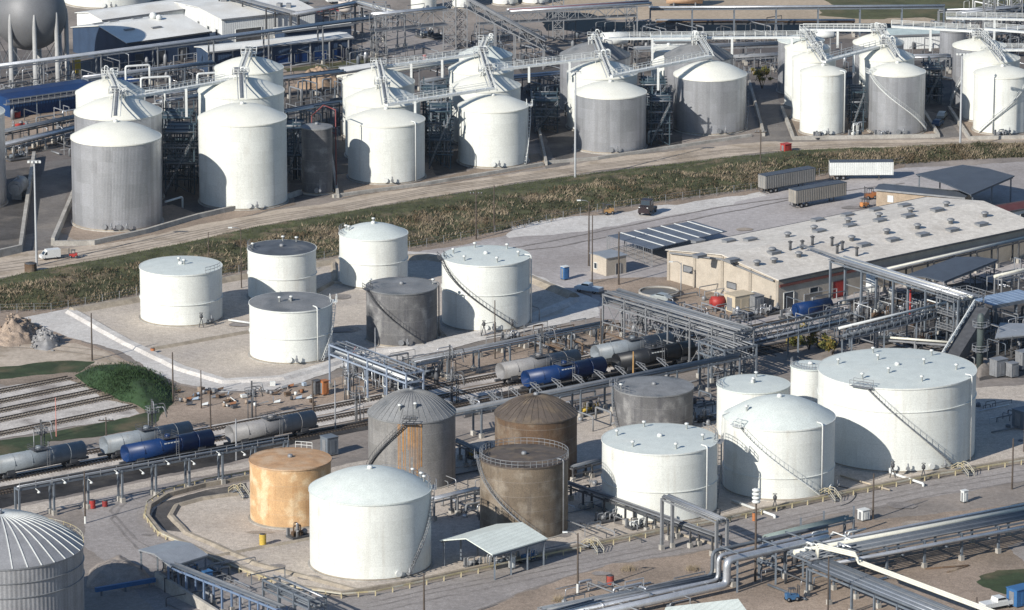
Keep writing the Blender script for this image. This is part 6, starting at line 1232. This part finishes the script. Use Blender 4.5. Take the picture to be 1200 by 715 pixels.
# vessels
def vessel(label, x, y, Lc, r, z, mt, rz, upright=False, name='pressure_vessel'):
    p = G(x, y, LAY[0]); t = thing(name, label, 'vessel', p, rz); m = MB()
    if upright: m.lathe([(.01,z)]+[(r*math.sin(a), z+r*.5*(1-math.cos(a))) for a in (.4,.8,1.2,1.57)]+[(r*math.sin(a), z+Lc-r*.5*(1-math.sin(a-1.57+1.57))) for a in (1.57,1.2,.8,.4)]+[(.01,z+Lc)], 18); part(t, 'vessel_shell', m, mt, False)
    else:
        m.path([(-Lc/2-.3,0,z),(-Lc/2-.28,0,z),(Lc/2+.28,0,z),(Lc/2+.3,0,z)], r*.6, 18); m.path([(-Lc/2,0,z),(Lc/2,0,z)], r, 18); part(t, 'vessel_shell', m, mt, False, stuff=True)
    for s in (-1,1):
        m = MB(); m.box((s*(Lc*.3 if not upright else r*.7),0,z/2), (.3,r*1.3,z)); part(t, 'saddle', m, STEELG, False)
    m = MB(); m.tube((0,0,z+(Lc if upright else r)-.1), (0,0,z+(Lc if upright else r)+.6), .2, 8); part(t, 'nozzle', m, STEELG, False)
vessel('red horizontal vessel left of the beige plant box', 841, 364, 2.4, 1.1, 1.7, RED, R(10)); vessel('white upright vessel in the machinery bay under the pipe bridge', 1021, 352, 3.6, 1.1, 1.4, STEELW, 0, True); vessel('deep blue horizontal vessel in front of the warehouse', 952, 372, 8, 1.3, 2.0, BLUE, PHI)
vessel('pale grey vessel in the shade beside the lane at far left', 22, 232, 5, 1.6, 2.6, STEELG, R(80)); vessel('pale vessel at the top left of the lattice bridge', 405, 24, 3.0, 1.8, 2.0, mat('pinkish_paint', (.55,.5,.46), .6), 0, True); vessel('orange-white tank wagon body at the top edge on the sand', 802, 6, 9, 2.0, 2.4, mat('salmon_paint', (.55,.38,.26), .6), 0)
vessel('white horizontal vessel behind the slender silo row', 966, 70, 4.5, .9, 6.0, STEELW, R(-4)); vessel('red column in the machinery bay by the pipe bridge', 1066, 372, 5, .25, .5, RED, 0, True); vessel('pale grey vessel behind the pale catwalk near the canal', 720, 60, 6, 1.6, 3, STEELW, R(10))
# red fire-water pipes by the warehouse
t = thing('fire_water_manifold', 'row of red hooped fire-water pipes against the warehouse gable', 'manifold', G(880,352))
for i in range(7): a = G(860+i*7.5, 345+i*1.6); m = MB(); m.path(bend([(a.x,a.y,0),(a.x,a.y,3.2),(a.x+.9,a.y+1.2,3.2)], .5), .12, 7); part(t, 'red_pipe', m, mat('salmon_red_pipe', (.48,.12,.08), .6) if i == 0 else bpy.data.materials['salmon_red_pipe'])
a, b = G(858,345), G(908,356); m = MB(); m.tube((a.x,a.y,3.2), (b.x,b.y,3.2), .14, 8); part(t, 'header_pipe', m, bpy.data.materials['salmon_red_pipe'])
t = thing('round_basin', 'low round concrete basin in front of the warehouse gable', 'basin', G(772,346)); m = MB(); m.lathe([(3.9,0),(3.9,.9),(3.6,.9),(3.6,.6)], 40, smooth=False); part(t, 'basin_wall', m, CONC, False); m = MB(); m.lathe([(.01,.62),(3.62,.62)], 40); part(t, 'water_surface', m, mat('murky_basin_water', (.11,.105,.095), .4), False)
# right-hand plant cluster
rr = random.Random(9)
t = thing('process_tower', 'dark open process platform behind the huge white tank', 'tower', G(1124,402)); p0 = G(1124,402)
for i in (-1,0,1):
    for j in (-1,1): m = MB(); q = p0+U*i*3.6+V*j*2.4; m.beam((q.x,q.y,0),(q.x,q.y,9), .3); part(t, 'post', m, STEELB)
for z in (3.2,6,8.8):
    m = MB(); m.box((p0.x,p0.y,z), (7.6,5.2,.14), PHI); fl = part(t, 'floor', m, STEELG); m = MB(); railing(m, [p0+U*a+V*b+Vector((0,0,z)) for a, b in ((-3.8,-2.6),(3.8,-2.6),(3.8,2.6),(-3.8,2.6),(-3.8,-2.6))], 1.1, 1.5, .05); part(fl, 'railing', m, STEELG)
for k in range(9): m = MB(); q = p0+U*rr.uniform(-3,3)+V*rr.uniform(-2,2); m.path(bend([(q.x,q.y,.2),(q.x,q.y,rr.uniform(4,9)),(q.x+rr.uniform(-2,2),q.y,rr.uniform(4,9))], .4), rr.uniform(.12,.35), 8); part(t, 'process_pipe', m, rr.choice((PIPE_S,PIPE_G,STEELW,PIPE_B)))
t = thing('conveyor_gallery', 'dark inclined gallery with white handrail behind the huge tank', 'conveyor', G(1120,430)); a, b = G(1112,436)+Vector((0,0,1)), G(1150,410)+Vector((0,0,7))
m = MB(); m.beam(a, b, 2.8, 2.4); part(t, 'casing', m, STEELD); m = MB(); s = (b-a).cross(Vector((0,0,1))).normalized(); railing(m, [a-s*1.5+Vector((0,0,1.3)), b-s*1.5+Vector((0,0,1.3))], 1, 2, .1); part(t, 'handrail', m, STEELW)
for f in (.4,.85): m = MB(); q = a.lerp(b, f); m.beam((q.x,q.y,0), q, .4); part(t, 'leg', m, STEELB)
p = G(1148,436); t = thing('process_column', 'slim green-grey column beside the dark gallery', 'column', p); m = MB(); m.lathe([(.01,0),(.65,0),(.65,10.2),(.45,10.8),(.01,11)], 18, p); part(t, 'column_shell', m, mat('green_grey_paint', (.075,.095,.095), .5))
for z in (4,8.5): m = MB(); m.lathe([(.65,z),(1.4,z),(1.4,z+.1),(.65,z+.1)], 16, p, False); rg = part(t, 'ring_platform', m, STEELG); m = MB(); railing(m, [p+Vector((1.5*math.sin(R(a_)),-1.5*math.cos(R(a_)),z+.1)) for a_ in range(0,361,40)], 1, 1, .04); part(rg, 'railing', m, STEELG)
t = thing('louvred_cooler', 'blue louvred air cooler bank at the right edge', 'cooler', G(1175,382)); c0 = G(1178,384)
for i in range(-1,2):
    for j in (-1,1): m = MB(); q = c0+U*i*5+V*j*3; m.beam((q.x,q.y,0),(q.x,q.y,5.6), .3); part(t, 'post', m, STEELB)
for k in range(9): q = c0+U*(-5.4+k*1.35)+Vector((0,0,5.8)); m = MB(); m.beam(q-V*3.2, q+V*3.2, 1.1, .12); part(t, 'louvre_blade', m, mat('pale_blue_louvre', (.20,.27,.38), .5) if k == 0 else bpy.data.materials['pale_blue_louvre'])
for s in (-3.3,3.3): m = MB(); m.beam(c0-U*6.2+V*s+Vector((0,0,5.5)), c0+U*6.2+V*s+Vector((0,0,5.5)), .2, .6); part(t, 'side_channel', m, STEELB)
canopy('grey ribbed roof right of the dark gallery', [(1166,396),(1205,392),(1230,380),(1172,378)], 4.2, .2, ROOFGR, STEELD, 3)
mm, _p = mound('m', [(1140,432),(1150,422),(1164,426),(1166,438),(1146,444)], 1.8, PLANTG); solo('earth_heap', mm, PLANTG, 'small dark earth heap at the foot of the slim column', 'heap')
mm, _p = mound('m', [(344,104),(352,90),(374,86),(398,88),(400,100),(380,106)], 2.6, DIRT, rough=.8); solo('scrap_heap', mm, mat('rubble_tan', (.36,.26,.18), .95, var=.35, scale=.5, world=True, bump=1, bscale=1), 'tan rubble heap behind the dark pipe rack at the top', 'heap')
# scrap strewn between pad and track
rr = random.Random(31); cols = [STEELW, BROWN, STEELG, STEELD, mat('pale_blue_scrap', (.35,.42,.5), .6), mat('rust_scrap', (.26,.12,.06), .8), DIRT]
for i in range(64):
    x = rr.uniform(206,372); y = 466-.02*(x-206)+rr.uniform(-9,13) if x < 300 else rr.uniform(447,476); p = G(x, y, LAY[0]); m = MB(); k = rr.randrange(4)
    if k == 0: m.box((0,0,rr.uniform(.2,.5)), (rr.uniform(.6,1.6),rr.uniform(.5,1.2),rr.uniform(.5,1.1)), rr.uniform(0,3))
    elif k == 1: a = rr.uniform(0,3); l = rr.uniform(1,3); m.beam((0,0,.15),(l*math.cos(a),l*math.sin(a),rr.uniform(.2,1.2)), .22)
    elif k == 2: m.lathe([(.01,0),(.4,0),(.4,.8),(.01,.85)], 10)
    else: m.add([(-.8,-.5,.05),(.8,-.6,.3),(.9,.6,.7),(-.6,.6,.25)], [(0,1,2,3)]); m.add([(-.8,-.5,.0),(.8,-.6,.25),(.9,.6,.65),(-.6,.6,.2)], [(3,2,1,0)])
    m.v = [(a_*.72, b_*.72, c_*.72) for a_, b_, c_ in m.v]; ci = rr.randrange(7); tag(link('scrap_piece', m.mesh('scrap_piece', cols[ci]), None, p), 'loose '+('white','brown','grey','dark','pale blue','rusty','earth-coloured')[ci]+(' box', ' bar', ' can', ' bent sheet')[k]+' in the scrap between gravel pad and tracks', 'scrap', 'scrap strewn beside the tracks')
# sloping concrete ramp wall and hopper at the lower left
t = thing('ramp_wall', 'pale concrete ramp wall at the bottom edge left of centre', 'wall', G(206,702)); pts = [G(190,690), G(206,694), G(258,722), G(250,735)]; m = MB(); a, b, c = G(183,686), G(206,700), G(262,728)
for p_, q_, h0, h1 in ((a,b,2.4,2.2),(b,c,2.2,1.2)):
    m = MB(); n = (q_-p_).cross(Vector((0,0,1))).normalized()*.25; m.add([p_-n,q_-n,q_+n,p_+n,p_-n+Vector((0,0,h0)),q_-n+Vector((0,0,h1)),q_+n+Vector((0,0,h1)),p_+n+Vector((0,0,h0))], [(3,2,1,0),(4,5,6,7),(0,1,5,4),(1,2,6,5),(2,3,7,6),(3,0,4,7)]); part(t, 'wall_panel', m, CONC)
t = thing('loading_beam', 'blue kerb beam in the shade beside the ribbed dome', 'beam', G(112,700)); a, b = G(112,700), G(182,688); m = MB(); m.beam(a+Vector((0,0,1.2)), b+Vector((0,0,1.2)), .5, .7); part(t, 'girder', m, BLUEL)
for f in (.1,.5,.9): m = MB(); q = a.lerp(b, f); m.beam((q.x,q.y,0),(q.x,q.y,1.0), .3); part(t, 'stub_leg', m, STEELB)
mm, _p = mound('m', [(100,690),(104,668),(140,655),(170,668),(184,686),(140,694)], 2.6, DIRT, rough=.2); solo('gravel_heap', mm, PLANTG, 'dark material heap in the shade of the ribbed dome', 'heap')
# shrubs and tufts
def shrub(label, x, y, w, h, n, seed):
    p = G(x, y, LAY[0]); t = thing('shrub', label, 'shrub', p); rr = random.Random(seed); m = MB()
    for k in range(6): a = rr.uniform(0,6.28); m.path([(0,0,0),(math.cos(a)*w*.15,math.sin(a)*w*.15,h*.4),(math.cos(a)*w*.32,math.sin(a)*w*.32,h*.8)], .07, 5)
    part(t, 'stems', m, WOOD, False); m = MB()
    cl = [(rr.gauss(0,w*.2), rr.gauss(0,w*.2), h*rr.uniform(.3,.95), rr.uniform(.5,1.0)) for _ in range(14)]
    for k in range(n):
        c = rr.choice(cl); q = Vector((c[0],c[1],c[2]))+Vector((rr.gauss(0,1),rr.gauss(0,1),rr.gauss(0,.7)))*c[3]*.45; a, b = Vector((rr.gauss(0,1),rr.gauss(0,1),rr.gauss(0,1))).normalized(), Vector((rr.gauss(0,1),rr.gauss(0,1),rr.gauss(0,1))).normalized(); s = rr.uniform(.12,.28)
        m.add([q-a*s, q+b*s*.7, q+a*s, q-b*s*.7], [(0,1,2,3)])
    o = part(t, 'foliage', m, LEAF, False); o['kind'] = 'stuff'
shrub('yellow-green shrub between the truss bridge and the huge tank', 948, 410, 5.5, 4.5, 1500, 1); shrub('yellowing shrub right of the yellow-green shrub', 975, 416, 4, 3.2, 900, 2); shrub('dark shrub in the lane behind the silver silo beside the open lane', 893, 104, 5, 5.0, 1100, 3); shrub('low shrub at the back of the yellow-green shrub', 930, 406, 4, 2.4, 700, 4)
for i, (x, y, lab) in enumerate(((736,668,'dry grass tuft beside the road right of the red drum'),(655,704,'dry grass tuft with pale litter left of the pole with white foot'),(812,668,'yellowish tuft at the road edge by the silver pipes'),(690,640,'weedy tuft in the bund by the yellow steps'))):
    p = G(x, y, LAY[0]); m = MB(); rr = random.Random(i)
    for k in range(90): a = rr.uniform(0,6.28); q = Vector((rr.gauss(0,.5),rr.gauss(0,.5),0)); h = rr.uniform(.4,1.1); m.add([q+Vector((-.05,0,0)),q+Vector((.05,0,0)),q+Vector((math.cos(a)*.4,math.sin(a)*.4,h))], [(0,1,2)])
    tag(link('grass_tuft', m.mesh('grass_tuft', DRYBL), None, p), lab, 'grass tuft')
# A-frame valve stands at tank feet
def stand(label, x, y, mt=STEELD):
    p = G(x, y, LAY[0]); t = thing('valve_stand', label, 'valve', p)
    for s in (-.45,.45): m = MB(); m.beam((s,0,0),(0,0,1.9), .16); part(t, 'leg', m, mt, False)
    m = MB(); m.lathe([(.01,1.8),(.3,1.85),(.34,2.3),(.15,2.6),(.01,2.65)], 12); part(t, 'valve_body', m, mt, False); m = MB(); m.lathe([(.3,2.75),(.36,2.75),(.36,2.82),(.3,2.82)], 14); part(t, 'hand_wheel', m, mt, False)
for x, y, lab in ((908,598,'valve stand in front of the white domed tank'),(1046,560,'valve stand at the foot of the huge tank'),(1082,562,'second valve stand at the foot of the huge tank, to the right'),(567,393,'valve stand at the foot of the large white pad tank'),(600,392,'second valve stand right at the large white pad tank'),(236,384,'valve stand at the foot of the left white pad tank'),(842,616,'valve stand beside the middle white tank'),(806,606,'second valve stand beside the middle white tank')): stand(lab, x, y)
# ================================================================== the air
HAZE = .000015
m = MB(); m.box((0, 900, 135), (1500, 2300, 272)); hz = link('haze', m.mesh('haze', bpy.data.materials.new('haze_air'))); hz['kind'] = 'stuff'
hm = bpy.data.materials['haze_air']; hm.use_nodes = True; ht = hm.node_tree; ht.nodes.remove(ht.nodes['Principled BSDF']); pv = ht.nodes.new('ShaderNodeVolumePrincipled')
pv.inputs['Color'].default_value = (.86,.92,1.0,1); pv.inputs['Density'].default_value = HAZE; pv.inputs['Anisotropy'].default_value = .3; ht.links.new(pv.outputs[0], ht.nodes['Material Output'].inputs['Volume'])
